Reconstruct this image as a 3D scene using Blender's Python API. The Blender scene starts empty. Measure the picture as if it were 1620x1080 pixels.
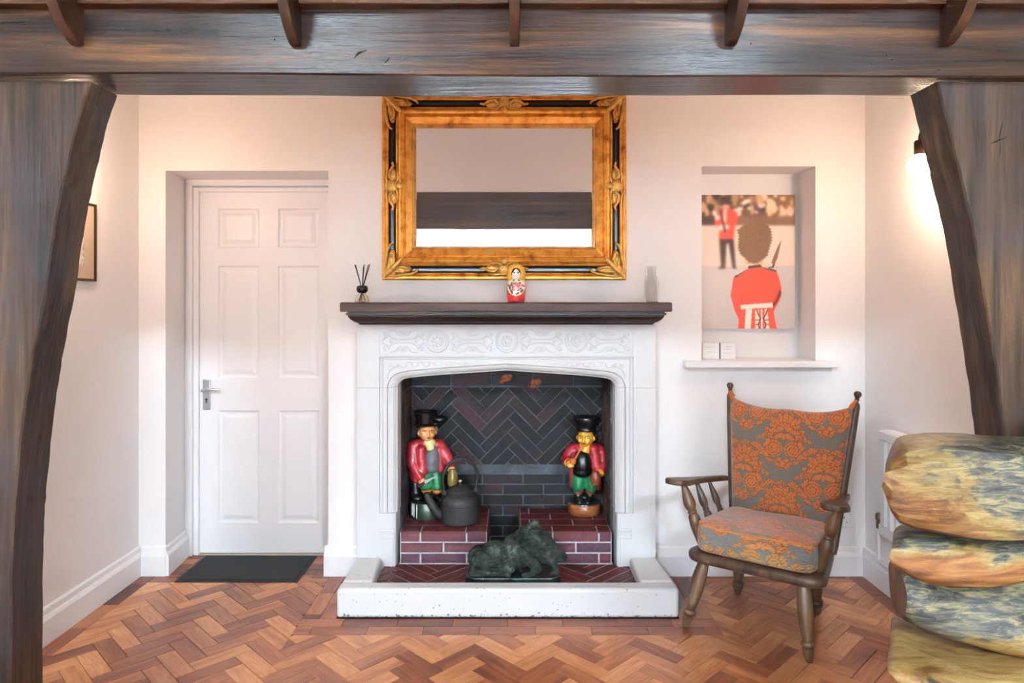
import bpy, bmesh, math, random
import numpy as np
from mathutils import Vector, Matrix, Euler

random.seed(7)
SC = bpy.context.scene
COL = SC.collection

# ------------------------------------------------------------------ camera, world, light, exposure
EYE = 1.367
CX, CY, F = 812.0, 480.0, 1080.0
cam_d = bpy.data.cameras.new('camera')
cam = bpy.data.objects.new('camera', cam_d)
COL.objects.link(cam)
cam_d.sensor_width = 36.0
cam_d.lens = 24.0
cam_d.shift_x = (810 - CX) / 1620
cam_d.shift_y = -(540 - CY) / 1620
cam_d.clip_start = 0.02
cam.location = (0, 0, EYE)
cam.rotation_euler = (math.pi / 2, 0, 0)
SC.camera = cam

world = bpy.data.worlds.new('world')
SC.world = world
world.use_nodes = True
world.node_tree.nodes['Background'].inputs[0].default_value = (0.75, 0.85, 1.0, 1)
world.node_tree.nodes['Background'].inputs[1].default_value = 1.0

SC.view_settings.view_transform = 'Standard'
SC.view_settings.look = 'None'
SC.view_settings.gamma = 1.0
SC.view_settings.use_curve_mapping = False
SC.view_settings.exposure = 2.05
SC.cycles.max_bounces = 7
SC.cycles.diffuse_bounces = 4

ROOM_Y0, ROOM_Z = -7.0, 4.0
# windows in the far wall of the room behind the camera: x0, x1, z0, z1, watts
WIN = [(-2.9, -1.15, 0.15, 2.55, 2250), (-0.85, 0.85, 0.15, 2.55, 2250), (1.15, 2.9, 0.15, 2.55, 2250)]
# roof lights: x0, x1, y0, y1, watts
ROOF = [(-2.45, -1.45, -4.3, -3.0, 135), (1.5, 2.4, -4.3, -3.0, 125)]
BULB = 35.0


def day_light(cx_, cy_, cz_, sx, sy, rot, power):
    d = bpy.data.lights.new('daylight', 'AREA')
    d.shape = 'RECTANGLE'
    d.size = sx - 0.06
    d.size_y = sy - 0.06
    d.energy = power
    d.color = (0.73, 0.895, 1.0)
    o = bpy.data.objects.new('daylight', d)
    COL.objects.link(o)
    o.location = (cx_, cy_, cz_)
    o.rotation_euler = rot
    return o


for x0, x1, z0, z1, w_ in WIN:
    day_light((x0 + x1) / 2, ROOM_Y0 - 0.02, (z0 + z1) / 2, x1 - x0, z1 - z0, (math.radians(90), 0, math.radians(180)), w_)
for x0, x1, y0, y1, w_ in ROOF:
    day_light((x0 + x1) / 2, (y0 + y1) / 2, ROOM_Z + 0.02, x1 - x0, y1 - y0, (0, 0, 0), w_)


# ------------------------------------------------------------------ helpers
def W(px, py, Y):
    """photo pixel + depth -> world point"""
    return Vector(((px - CX) * Y / F, Y, EYE - (py - CY) * Y / F))


def lin(c):
    """sRGB 0-255 -> linear"""
    out = []
    for v in c[:3]:
        v = v / 255.0
        out.append(v / 12.92 if v <= 0.04045 else ((v + 0.055) / 1.055) ** 2.4)
    return tuple(out)


def lin4(c):
    return lin(c) + (1.0,)


class MB:
    """collects faces of one mesh"""

    def __init__(self):
        self.v = []
        self.f = []
        self.m = []

    def add(self, verts, faces, mi=0):
        n = len(self.v)
        self.v += [tuple(p) for p in verts]
        self.f += [tuple(i + n for i in f) for f in faces]
        self.m += [mi] * len(faces)
        return self

    def box(self, x0, x1, y0, y1, z0, z1, mi=0):
        vs = [(x, y, z) for x in (x0, x1) for y in (y0, y1) for z in (z0, z1)]
        fs = [(0, 1, 3, 2), (4, 6, 7, 5), (0, 4, 5, 1), (2, 3, 7, 6), (0, 2, 6, 4), (1, 5, 7, 3)]
        return self.add(vs, fs, mi)

    def prism(self, poly, fn, a, b, mi=0):
        """poly of 2D points, fn(u,v,w) -> point, extruded from w=a to w=b"""
        n = len(poly)
        vs = [fn(u, v, a) for u, v in poly] + [fn(u, v, b) for u, v in poly]
        fs = [tuple(range(n))[::-1], tuple(range(n, 2 * n))]
        fs += [(i, (i + 1) % n, n + (i + 1) % n, n + i) for i in range(n)]
        return self.add(vs, fs, mi)

    def rings(self, rings, closed=True, cap0=True, cap1=True, mi=0, capmi=None):
        n = len(rings[0])
        vs = [p for r in rings for p in r]
        fs = []
        for k in range(len(rings) - 1):
            for i in range(n if closed else n - 1):
                j = (i + 1) % n
                fs.append((k * n + i, k * n + j, (k + 1) * n + j, (k + 1) * n + i))
        self.add(vs, fs, mi)
        base = len(self.v) - len(vs)
        cm = mi if capmi is None else capmi
        if cap0:
            self.f.append(tuple(base + i for i in range(n))[::-1]); self.m.append(cm)
        if cap1:
            self.f.append(tuple(base + (len(rings) - 1) * n + i for i in range(n))); self.m.append(cm)
        return self

    def tube(self, path, rad, seg=10, mi=0, flat=1.0, cap=True):
        path = [Vector(p) for p in path]
        n = len(path)
        if not hasattr(rad, '__len__'):
            rad = [rad] * n
        rr = []
        up = None
        for i, p in enumerate(path):
            t = (path[min(i + 1, n - 1)] - path[max(i - 1, 0)])
            if t.length < 1e-9:
                t = Vector((0, 0, 1))
            t.normalize()
            if up is None:
                up = Vector((0, 0, 1)) if abs(t.z) < 0.9 else Vector((0, 1, 0))
            s = t.cross(up)
            if s.length < 1e-6:
                s = t.orthogonal()
            s.normalize()
            up = s.cross(t).normalized()
            rr.append([p + (s * math.cos(2 * math.pi * k / seg) + up * math.sin(2 * math.pi * k / seg) * flat) * rad[i] for k in range(seg)])
        return self.rings(rr, True, cap, cap, mi)

    def lathe(self, prof, seg=24, p0=(0, 0, 0), p1=None, mi=0):
        """prof of (r, t): t metres along +Z from p0, or, when p1 is given, a fraction of p0->p1"""
        p0 = Vector(p0)
        if p1 is None:
            ax, L = Vector((0, 0, 1)), 1.0
        else:
            d = Vector(p1) - p0
            L = d.length
            ax = d.normalized()
        s = ax.orthogonal().normalized() if abs(ax.z) < 0.999 else Vector((1, 0, 0))
        t = ax.cross(s)
        rr = [[p0 + ax * (h * L) + (s * math.cos(2 * math.pi * k / seg) + t * math.sin(2 * math.pi * k / seg)) * max(r, 1e-4) for k in range(seg)] for r, h in prof]
        return self.rings(rr, True, True, True, mi)

    def ball(self, c, r, seg=14, rot=None, mi=0):
        c = Vector(c)
        r = Vector((r, r, r)) if not hasattr(r, '__len__') else Vector(r)
        M = Euler(rot).to_matrix() if rot else Matrix.Identity(3)
        n = max(6, seg // 2 + 2)
        rr = []
        for i in range(n + 1):
            a = -math.pi / 2 + math.pi * i / n
            q = max(math.cos(a), 0.001)
            rr.append([c + M @ Vector((r.x * q * math.cos(2 * math.pi * k / seg), r.y * q * math.sin(2 * math.pi * k / seg), r.z * math.sin(a))) for k in range(seg)])
        return self.rings(rr, True, True, True, mi)

    def capsule(self, p0, p1, r0, r1, seg=12):
        p0, p1 = Vector(p0), Vector(p1)
        d = p1 - p0
        L = max(d.length, 1e-6)
        pr = []
        for i in range(5):
            a = -math.pi / 2 + i * math.pi / 8
            pr.append((r0 * max(math.cos(a), .02), r0 * math.sin(a) / L))
        for i in range(5):
            a = i * math.pi / 8
            pr.append((r1 * max(math.cos(a), .02), 1 + r1 * math.sin(a) / L))
        return self.lathe(pr, seg, p0, p1)

    def mesh(self, name, mats, smooth=False):
        me = bpy.data.meshes.new(name)
        me.from_pydata(self.v, [], self.f)
        for m in (mats if isinstance(mats, (list, tuple)) else [mats]):
            me.materials.append(m)
        if any(self.m):
            me.polygons.foreach_set('material_index', self.m)
        bm = bmesh.new()
        bm.from_mesh(me)
        bmesh.ops.recalc_face_normals(bm, faces=bm.faces)
        bm.to_mesh(me)
        bm.free()
        if smooth:
            me.polygons.foreach_set('use_smooth', [True] * len(me.polygons))
        me.update()
        return me

    def build(self, name, mats, parent=None, smooth=False, bevel=0, seg=2, angle=None):
        me = self.mesh(name, mats, smooth or bevel > 0)
        return link(name, me, parent, bevel, seg, angle if angle else (35 if (smooth or bevel) else None))


def link(name, me, parent=None, bevel=0, seg=2, angle=None):
    o = bpy.data.objects.new(name, me)
    COL.objects.link(o)
    if parent is not None:
        o.parent = parent
        if parent.get('_w'):                 # parts given in world coordinates
            o.matrix_parent_inverse = parent.matrix_basis.inverted()
    if bevel:
        b = o.modifiers.new('bevel', 'BEVEL')
        b.width = bevel
        b.segments = seg
        b.limit_method = 'ANGLE'
        b.angle_limit = math.radians(30)
    if angle and hasattr(me, 'set_sharp_from_angle'):
        me.set_sharp_from_angle(angle=math.radians(angle))
    return o


def tag(o, label=None, cat=None, group=None, kind=None):
    if label: o['label'] = label
    if cat: o['category'] = cat
    if group: o['group'] = group
    if kind: o['kind'] = kind
    return o


def thing(name, label, cat, loc=(0, 0, 0), rz=0.0, group=None, worldparts=False):
    o = bpy.data.objects.new(name, None)
    o.empty_display_size = 0.05
    COL.objects.link(o)
    o.location = loc
    o.rotation_euler = (0, 0, rz)
    if worldparts:
        o['_w'] = 1
        o.matrix_basis = Matrix.Translation(Vector(loc)) @ Matrix.Rotation(rz, 4, 'Z')
    return tag(o, label, cat, group)


def blob(name, prims, mat, parent=None, voxel=0.006, smooth=4, disp=0.0, dscale=0.03):
    """soft solid: spheres and tapered limbs fused by a voxel remesh"""
    b = MB()
    for p in prims:
        if p[0] == 'e':
            b.ball(p[1], p[2], 14, p[3] if len(p) > 3 else None)
        else:
            b.capsule(*p[1:5])
    me = b.mesh(name + '_src', mat)
    o = bpy.data.objects.new(name + '_src', me)
    COL.objects.link(o)
    r = o.modifiers.new('r', 'REMESH'); r.mode = 'VOXEL'; r.voxel_size = voxel
    s = o.modifiers.new('s', 'SMOOTH'); s.iterations = smooth; s.factor = 0.5
    if disp:
        t = bpy.data.textures.new(name + '_t', 'CLOUDS'); t.noise_scale = dscale
        d = o.modifiers.new('d', 'DISPLACE'); d.texture = t; d.strength = disp; d.mid_level = 0.5
    dg = bpy.context.evaluated_depsgraph_get()
    me2 = bpy.data.meshes.new_from_object(o.evaluated_get(dg))
    me2.name = name
    bpy.data.objects.remove(o)
    me2.materials.clear(); me2.materials.append(mat)
    me2.polygons.foreach_set('use_smooth', [True] * len(me2.polygons))
    return link(name, me2, parent)


def vcol(me, rgb):
    a = me.color_attributes.new('Col', 'FLOAT_COLOR', 'POINT')
    c = np.ones((len(me.vertices), 4), dtype=np.float32)
    c[:, :3] = rgb
    a.data.foreach_set('color', c.ravel())


def srgb2lin(a):
    a = np.clip(np.asarray(a, dtype=np.float64) / 255.0, 0, 1)
    return np.where(a <= 0.04045, a / 12.92, ((a + 0.055) / 1.055) ** 2.4)


# ------------------------------------------------------------------ materials
def nm(name):
    m = bpy.data.materials.new(name)
    m.use_nodes = True
    nt = m.node_tree
    return m, nt, nt.nodes['Principled BSDF']


def plain(name, col, rough=0.5, metal=0.0, spec=0.5, bump=0.0, bscale=60, var=0.0, vscale=6, coat=0.0, emit=None, estr=0, trans=0, ior=1.45, stretch=(1, 1, 1)):
    m, nt, bs = nm(name)
    c = lin4(col)
    bs.inputs['Base Color'].default_value = c
    bs.inputs['Roughness'].default_value = rough
    bs.inputs['Metallic'].default_value = metal
    bs.inputs['Specular IOR Level'].default_value = spec
    bs.inputs['Coat Weight'].default_value = coat
    bs.inputs['IOR'].default_value = ior
    bs.inputs['Transmission Weight'].default_value = trans
    if emit:
        bs.inputs['Emission Color'].default_value = lin4(emit)
        bs.inputs['Emission Strength'].default_value = estr
    tc = nt.nodes.new('ShaderNodeTexCoord')
    mp = nt.nodes.new('ShaderNodeMapping')
    mp.inputs['Scale'].default_value = stretch
    nt.links.new(tc.outputs['Object'], mp.inputs[0])
    if var:
        n = nt.nodes.new('ShaderNodeTexNoise'); n.inputs['Scale'].default_value = vscale; n.inputs['Detail'].default_value = 5
        nt.links.new(mp.outputs[0], n.inputs['Vector'])
        r = nt.nodes.new('ShaderNodeValToRGB')
        r.color_ramp.elements[0].position = 0.3; r.color_ramp.elements[1].position = 0.7
        r.color_ramp.elements[0].color = tuple(x * (1 - var) for x in c[:3]) + (1,)
        r.color_ramp.elements[1].color = tuple(min(1, x * (1 + var)) for x in c[:3]) + (1,)
        nt.links.new(n.outputs['Fac'], r.inputs[0]); nt.links.new(r.outputs[0], bs.inputs['Base Color'])
    if bump:
        n = nt.nodes.new('ShaderNodeTexNoise'); n.inputs['Scale'].default_value = bscale; n.inputs['Detail'].default_value = 4
        nt.links.new(mp.outputs[0], n.inputs['Vector'])
        b = nt.nodes.new('ShaderNodeBump'); b.inputs['Strength'].default_value = bump; b.inputs['Distance'].default_value = 0.01
        nt.links.new(n.outputs['Fac'], b.inputs['Height']); nt.links.new(b.outputs[0], bs.inputs['Normal'])
    return m


def ramp(nt, stops):
    r = nt.nodes.new('ShaderNodeValToRGB')
    el = r.color_ramp.elements
    while len(el) > 1: el.remove(el[-1])
    el[0].position = stops[0][0]; el[0].color = lin4(stops[0][1])
    for p, c in stops[1:]:
        e = el.new(p); e.color = lin4(c)
    return r


def noise(nt, vec, scale, detail=6, rough=0.55, dist=0.0, dim=None):
    n = nt.nodes.new('ShaderNodeTexNoise')
    n.inputs['Scale'].default_value = scale
    n.inputs['Detail'].default_value = detail
    n.inputs['Roughness'].default_value = rough
    n.inputs['Distortion'].default_value = dist
    nt.links.new(vec, n.inputs['Vector'])
    return n


def mapping(nt, out, scale=(1, 1, 1), rot=(0, 0, 0)):
    mp = nt.nodes.new('ShaderNodeMapping')
    mp.inputs['Scale'].default_value = scale
    mp.inputs['Rotation'].default_value = rot
    nt.links.new(out, mp.inputs[0])
    return mp.outputs[0]


def mixc(nt, fac, a, b, mode='MIX'):
    mx = nt.nodes.new('ShaderNodeMix'); mx.data_type = 'RGBA'; mx.blend_type = mode
    for s, v in ((0, fac), (6, a), (7, b)):
        if isinstance(v, (int, float)): mx.inputs[s].default_value = v
        elif isinstance(v, tuple): mx.inputs[s].default_value = v
        else: nt.links.new(v, mx.inputs[s])
    return mx.outputs[2]


def math_n(nt, op, a, b=0.0):
    n = nt.nodes.new('ShaderNodeMath'); n.operation = op
    for i, v in enumerate((a, b)):
        if isinstance(v, (int, float)): n.inputs[i].default_value = v
        else: nt.links.new(v, n.inputs[i])
    return n.outputs[0]


def bumpn(nt, bs, height, strength=0.2, dist=0.005):
    b = nt.nodes.new('ShaderNodeBump'); b.inputs['Strength'].default_value = strength; b.inputs['Distance'].default_value = dist
    nt.links.new(height, b.inputs['Height']); nt.links.new(b.outputs[0], bs.inputs['Normal'])


def wood(name, stops, stretch, scale=4.0, rough=0.4, spec=0.5, coat=0.0, bump=0.15, patch=None, rnd=0.0, fine=60, croughness=0.3, wear=None):
    """grain along the axis whose stretch is small; rnd = colour change from piece to piece"""
    m, nt, bs = nm(name)
    tc = nt.nodes.new('ShaderNodeTexCoord')
    vec = tc.outputs['Object']
    oi = nt.nodes.new('ShaderNodeObjectInfo')
    if rnd:
        off = nt.nodes.new('ShaderNodeVectorMath'); off.operation = 'ADD'
        sc = nt.nodes.new('ShaderNodeVectorMath'); sc.operation = 'SCALE'
        comb = nt.nodes.new('ShaderNodeCombineXYZ')
        nt.links.new(oi.outputs['Random'], comb.inputs[0]); nt.links.new(oi.outputs['Random'], comb.inputs[1]); nt.links.new(oi.outputs['Random'], comb.inputs[2])
        nt.links.new(comb.outputs[0], sc.inputs[0]); sc.inputs['Scale'].default_value = 37.0
        nt.links.new(vec, off.inputs[0]); nt.links.new(sc.outputs[0], off.inputs[1])
        vec = off.outputs[0]
    mv = mapping(nt, vec, stretch)
    n1 = noise(nt, mv, scale, 8, 0.6, 0.6)
    r = ramp(nt, stops)
    fac = n1.outputs['Fac']
    if rnd:
        geo = nt.nodes.new('ShaderNodeNewGeometry')
        tot = math_n(nt, 'FRACT', math_n(nt, 'ADD', oi.outputs['Random'], geo.outputs['Random Per Island']))
        fac = math_n(nt, 'ADD', fac, math_n(nt, 'MULTIPLY', math_n(nt, 'SUBTRACT', tot, 0.5), rnd))
    nt.links.new(fac, r.inputs[0])
    col = r.outputs[0]
    n2 = noise(nt, mv, fine, 4, 0.6)
    col = mixc(nt, 0.5, col, ramp_out(nt, n2.outputs['Fac'], [(0.3, (120, 120, 120)), (0.7, (200, 200, 200))]), 'OVERLAY')
    if patch:
        n3 = noise(nt, vec, patch[0], 5, 0.6, 0.4)
        f3 = ramp_out(nt, n3.outputs['Fac'], [(patch[2], (0, 0, 0)), (patch[3], (200, 200, 200))])
        col = mixc(nt, f3, col, lin4(patch[1]))
    if wear:                                   # old stain in broad patches over the whole floor
        gp = nt.nodes.new('ShaderNodeNewGeometry')
        n4 = noise(nt, gp.outputs['Position'], wear[0], 5, 0.6, 0.6)
        col = mixc(nt, ramp_out(nt, n4.outputs['Fac'], [(wear[2], (0, 0, 0)), (wear[3], (190, 190, 190))]), col, lin4(wear[1]))
    nt.links.new(col, bs.inputs['Base Color'])
    bs.inputs['Roughness'].default_value = rough
    bs.inputs['Specular IOR Level'].default_value = spec
    bs.inputs['Coat Weight'].default_value = coat
    bs.inputs['Coat Roughness'].default_value = croughness
    bumpn(nt, bs, math_n(nt, 'ADD', n1.outputs['Fac'], math_n(nt, 'MULTIPLY', n2.outputs['Fac'], 0.5)), bump, 0.004)
    return m


def ramp_out(nt, fac, stops):
    r = ramp(nt, stops)
    nt.links.new(fac, r.inputs[0])
    return r.outputs[0]


def brick_mat(name, cols, rough=0.75, bump=0.5, soot=None):
    m, nt, bs = nm(name)
    tc = nt.nodes.new('ShaderNodeTexCoord')
    oi = nt.nodes.new('ShaderNodeObjectInfo')
    geo = nt.nodes.new('ShaderNodeNewGeometry')
    tot = math_n(nt, 'FRACT', math_n(nt, 'ADD', oi.outputs['Random'], geo.outputs['Random Per Island']))
    n = len(cols)
    col = ramp_out(nt, tot, [((i + 0.5) / n, c) for i, c in enumerate(cols)])
    n1 = noise(nt, geo.outputs['Position'], 45, 6, 0.65)
    col = mixc(nt, 0.55, col, ramp_out(nt, n1.outputs['Fac'], [(0.3, (85, 85, 85)), (0.7, (180, 180, 180))]), 'OVERLAY')
    if soot:
        n2 = noise(nt, geo.outputs['Position'], 5.5, 5, 0.6)
        f = ramp_out(nt, n2.outputs['Fac'], [(0.42, (0, 0, 0)), (0.62, (255, 255, 255))])
        col = mixc(nt, f, col, lin4(soot))
    nt.links.new(col, bs.inputs['Base Color'])
    bs.inputs['Roughness'].default_value = rough
    n3 = noise(nt, geo.outputs['Position'], 120, 5, 0.7)
    bumpn(nt, bs, n3.outputs['Fac'], bump, 0.004)
    return m


def painted(name, col=(232, 232, 234), rough=0.55, bump=0.05, bscale=8):
    return plain(name, col, rough, bump=bump, bscale=bscale, var=0.012, vscale=1.5)


def vc_mat(name, rough=0.5, coat=0.0, bump=0.0, bscale=300, sheen=0.0, bcol=0.0):
    m, nt, bs = nm(name)
    at = nt.nodes.new('ShaderNodeAttribute'); at.attribute_name = 'Col'
    nt.links.new(at.outputs['Color'], bs.inputs['Base Color'])
    bs.inputs['Roughness'].default_value = rough
    bs.inputs['Coat Weight'].default_value = coat
    bs.inputs['Coat Roughness'].default_value = 0.12
    bs.inputs['Sheen Weight'].default_value = sheen
    if bump:
        tc = nt.nodes.new('ShaderNodeTexCoord')
        n = noise(nt, tc.outputs['Object'], bscale, 3)
        h = n.outputs['Fac']
        if bcol:
            sep = nt.nodes.new('ShaderNodeSeparateColor')
            nt.links.new(at.outputs['Color'], sep.inputs[0])
            h = math_n(nt, 'ADD', h, math_n(nt, 'MULTIPLY', sep.outputs[0], bcol))
        bumpn(nt, bs, h, bump, 0.003)
    return m


M = {}
M['wall'] = painted('white_plaster', (234, 233, 234), 0.6, 0.06, 5)
M['paint'] = painted('white_gloss_paint', (233, 233, 235), 0.35, 0.02, 20)
M['ceil'] = painted('ceiling_paint', (236, 234, 232), 0.7)
M['room_wall'] = painted('room_plaster', (196, 190, 182), 0.7)
M['room_ceil'] = wood('timber_ceiling', [(0.3, (60, 42, 30)), (0.5, (96, 70, 50)), (0.75, (120, 92, 68))], (3, 0.3, 3), 3, 0.6, 0.2)
M['beam'] = wood('dark_oak_along_x', [(0.30, (15, 9, 7)), (0.44, (38, 24, 17)), (0.56, (60, 39, 26)), (0.72, (106, 70, 39))], (0.2, 3.5, 3.5), 5.0, 0.24, 0.24, 0.0, 0.5,
                 (3.0, (54, 51, 55), 0.42, 0.80), fine=26)
M['post'] = wood('dark_oak_along_z', [(0.30, (20, 13, 9)), (0.44, (46, 31, 23)), (0.56, (68, 49, 35)), (0.74, (106, 78, 47))], (3.5, 3.5, 0.2), 5.5, 0.36, 0.24, 0.0, 0.5,
                 (3.2, (58, 58, 64), 0.40, 0.78), fine=26)
M['bracket'] = wood('dark_oak_bracket', [(0.3, (34, 20, 14)), (0.5, (58, 35, 24)), (0.75, (88, 55, 34))], (3, 3, 0.4), 3, 0.45, 0.3, 0.0, 0.2)
M['fascia'] = wood('brown_oak_board', [(0.3, (38, 22, 12)), (0.5, (66, 40, 22)), (0.75, (100, 64, 34))], (0.25, 3, 3), 3, 0.5, 0.2, 0.0, 0.25)
M['mantel'] = wood('mantel_oak', [(0.3, (40, 25, 20)), (0.5, (74, 49, 39)), (0.75, (106, 76, 62))], (0.25, 4, 4), 4, 0.5, 0.2, 0.0, 0.2)
M['mantel_dark'] = wood('mantel_moulding_oak', [(0.3, (20, 11, 9)), (0.5, (38, 23, 18)), (0.75, (68, 40, 28))], (0.25, 4, 4), 4, 0.42, 0.25, 0.0, 0.15)
M['block'] = wood('parquet_pine', [(0.05, (108, 58, 38)), (0.27, (150, 86, 53)), (0.5, (184, 116, 71)), (0.68, (204, 140, 88)), (0.95, (218, 160, 108))], (0.9, 7, 7), 3.2, 0.36, 0.5, 0.15, 0.22,
                  (3.0, (120, 80, 62), 0.62, 0.85), rnd=0.6, fine=18, wear=(1.3, (120, 62, 42), 0.54, 0.78))
M['blockdark'] = wood('parquet_border', [(0.05, (78, 38, 26)), (0.3, (112, 58, 36)), (0.5, (142, 78, 48)), (0.7, (170, 100, 62)), (0.95, (190, 124, 78))], (0.9, 7, 7), 3.2, 0.4, 0.5, 0.15, 0.22,
                      rnd=0.8, fine=18)
M['grout'] = plain('dark_floor_base', (58, 36, 26), 0.8)
M['mortar'] = plain('pale_mortar', (176, 172, 172), 0.9, bump=0.6, bscale=90, var=0.15, vscale=30)
M['soot_mortar'] = plain('sooty_mortar', (70, 73, 78), 0.95, bump=0.6, bscale=90, var=0.5, vscale=9)
M['brick_back'] = brick_mat('sooted_fire_brick', [(22, 22, 25), (31, 30, 34), (26, 26, 30), (46, 32, 38), (24, 24, 27), (70, 42, 44)], 0.9, 0.6, (24, 25, 28))
M['brick_side'] = brick_mat('brown_fire_brick', [(64, 40, 30), (78, 49, 35), (50, 34, 29), (90, 55, 38)], 0.9, 0.6, (36, 29, 26))
M['brick_ledge'] = brick_mat('purple_red_brick', [(98, 52, 62), (110, 50, 58), (86, 53, 69), (104, 46, 52), (92, 56, 72)], 0.65, 0.8)
M['brick_top'] = brick_mat('dark_red_brick', [(98, 38, 38), (110, 45, 45), (88, 36, 40), (102, 45, 47)], 0.5, 0.4)
M['tile'] = brick_mat('red_hearth_brick', [(98, 36, 36), (114, 42, 40), (80, 39, 36), (104, 52, 46), (84, 34, 36)], 0.5, 0.4)
M['stone'] = plain('painted_stone', (204, 205, 206), 0.6, bump=0.12, bscale=30, var=0.02, vscale=8)


def chipped_paint():
    m, nt, bs = nm('chipped_white_paint')
    geo = nt.nodes.new('ShaderNodeNewGeometry')
    n = noise(nt, geo.outputs['Position'], 62, 4, 0.6)
    sep = nt.nodes.new('ShaderNodeSeparateXYZ'); nt.links.new(geo.outputs['Position'], sep.inputs[0])
    low = nt.nodes.new('ShaderNodeMapRange'); low.inputs[1].default_value = 0.0; low.inputs[2].default_value = 0.03; low.inputs[3].default_value = 0.16; low.inputs[4].default_value = 0.0
    nt.links.new(sep.outputs[2], low.inputs[0])
    f = ramp_out(nt, math_n(nt, 'ADD', n.outputs['Fac'], low.outputs[0]), [(0.655, (0, 0, 0)), (0.69, (255, 255, 255))])
    nt.links.new(mixc(nt, f, lin4((208, 209, 211)), lin4((104, 110, 114))), bs.inputs['Base Color'])
    bs.inputs['Roughness'].default_value = 0.5
    n2 = noise(nt, geo.outputs['Position'], 25, 5)
    bumpn(nt, bs, n2.outputs['Fac'], 0.25, 0.004)
    return m


M['kerb'] = chipped_paint()


def gilt():
    m, nt, bs = nm('worn_gilt')
    geo = nt.nodes.new('ShaderNodeNewGeometry')
    n = noise(nt, geo.outputs['Position'], 18, 6, 0.65)
    c = ramp_out(nt, n.outputs['Fac'], [(0.28, (110, 62, 22)), (0.4, (190, 122, 44)), (0.55, (222, 158, 70)), (0.72, (208, 160, 84))])
    nt.links.new(c, bs.inputs['Base Color'])
    bs.inputs['Metallic'].default_value = 0.65
    bs.inputs['Roughness'].default_value = 0.38
    n2 = noise(nt, geo.outputs['Position'], 70, 4)
    bumpn(nt, bs, n2.outputs['Fac'], 0.12, 0.003)
    return m


M['gilt'] = gilt()
M['gilt_orn'] = plain('gilt_ornament', (196, 152, 80), 0.42, 0.6, bump=0.4, bscale=110, var=0.25, vscale=40)
M['black_lacquer'] = plain('black_lacquer', (18, 18, 20), 0.3, var=0.2)
M['mirror'] = plain('mirror_glass', (246, 247, 249), 0.02, 0.92)
M['mirror_edge'] = plain('mirror_bevel', (226, 232, 238), 0.02, 1.0)
M['glass'] = plain('clear_glass', (250, 252, 252), 0.02, trans=1.0, ior=1.12)
M['amber'] = plain('pale_amber_glass', (252, 244, 230), 0.02, trans=1.0, ior=1.12)
M['black'] = plain('black_satin', (14, 13, 12), 0.35)
M['chrome'] = plain('satin_chrome', (196, 200, 204), 0.3, 0.9)
M['brass_dark'] = plain('dark_bronze_fitting', (60, 46, 34), 0.4, 0.6)
M['mat'] = plain('charcoal_mat_pile', (54, 57, 60), 0.95, bump=1.0, bscale=420, var=0.35, vscale=260)
M['mat_edge'] = plain('charcoal_mat_edge', (42, 46, 48), 0.85, bump=0.3, bscale=200)
M['iron'] = plain('cast_iron', (32, 30, 30), 0.55, 0.1, bump=0.25, bscale=160, var=0.2, vscale=14)
M['radiator'] = plain('radiator_enamel', (232, 233, 236), 0.3)

# ------------------------------------------------------------------ the room shell
YW = 3.445                       # face of the chimney wall
XL, XR = -1.89, 1.775            # side walls of the inglenook
ZC = 2.72                        # ceiling over the inglenook
RX, RZ = 3.3, ROOM_Z                # main room half width, height
YB0, YB1 = 1.65, 1.81            # big beam, front and back


def struct(o):
    return tag(o, kind='structure')


b = MB()
b.box(-1.95, -1.80, YW, 3.80, 0, ZC)
b.prism([(-1.80, YW), (-1.7545, YW), (-1.777, 3.69), (-1.777, 3.80), (-1.80, 3.80)], lambda u, v, w: (u, v, w), 0, 2.037)
b.box(-1.80, -0.933, YW, 3.80, 2.037, ZC)
b.box(-0.933, -0.60, YW, 3.80, 0, ZC)
b.box(-0.60, 0.53, YW, 3.80, 1.05, ZC)
b.box(0.53, 0.951, YW, 3.80, 0, ZC)
b.box(0.951, 1.525, YW, 3.80, 0, 1.05)
b.box(0.951, 1.525, YW, 3.80, 2.059, ZC)
b.box(0.951, 1.525, 3.655, 3.80, 1.05, 2.059)
b.box(1.525, 1.85, YW, 3.80, 0, ZC)
struct(b.build('wall_back', M['wall']))
struct(MB().box(-1.95, XL, 1.80, YW, 0, ZC).build('wall_left', M['wall']))
struct(MB().box(XR, 1.85, 1.80, YW, 0, ZC).build('wall_right', M['wall']))
struct(MB().box(-1.95, 1.85, 1.80, 3.80, ZC, ZC + 0.08).build('ceiling', M['ceil']))
struct(MB().box(-RX, RX, 1.70, 1.80, 2.192, RZ).build('wall_above_beam', M['wall']))
struct(MB().box(-RX, -1.90, 1.70, 1.80, 0, 2.19).build('wall_return_left', M['wall']))
struct(MB().box(1.80, RX, 1.70, 1.80, 0, 2.19).build('wall_return_right', M['wall']))
struct(MB().box(-RX - 0.1, -RX, ROOM_Y0, 1.80, 0, RZ).build('wall_room_left', M['room_wall']))
struct(MB().box(RX, RX + 0.1, ROOM_Y0, 1.80, 0, RZ).build('wall_room_right', M['room_wall']))
b = MB()
ys_ = (ROOF[0][2], ROOF[0][3])
b.box(-RX - 0.1, RX + 0.1, ROOM_Y0 - 0.1, ys_[0], RZ, RZ + 0.1).box(-RX - 0.1, RX + 0.1, ys_[1], 1.80, RZ, RZ + 0.1)
xr_ = [-RX - 0.1] + [v for p in ROOF for v in p[:2]] + [RX + 0.1]
for i in range(0, len(xr_), 2):
    b.box(xr_[i], xr_[i + 1], ys_[0], ys_[1], RZ, RZ + 0.1)
struct(b.build('ceiling_room', M['room_ceil']))
b = MB()
xs = [-RX - 0.1] + [v for p in WIN for v in p[:2]] + [RX + 0.1]
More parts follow.
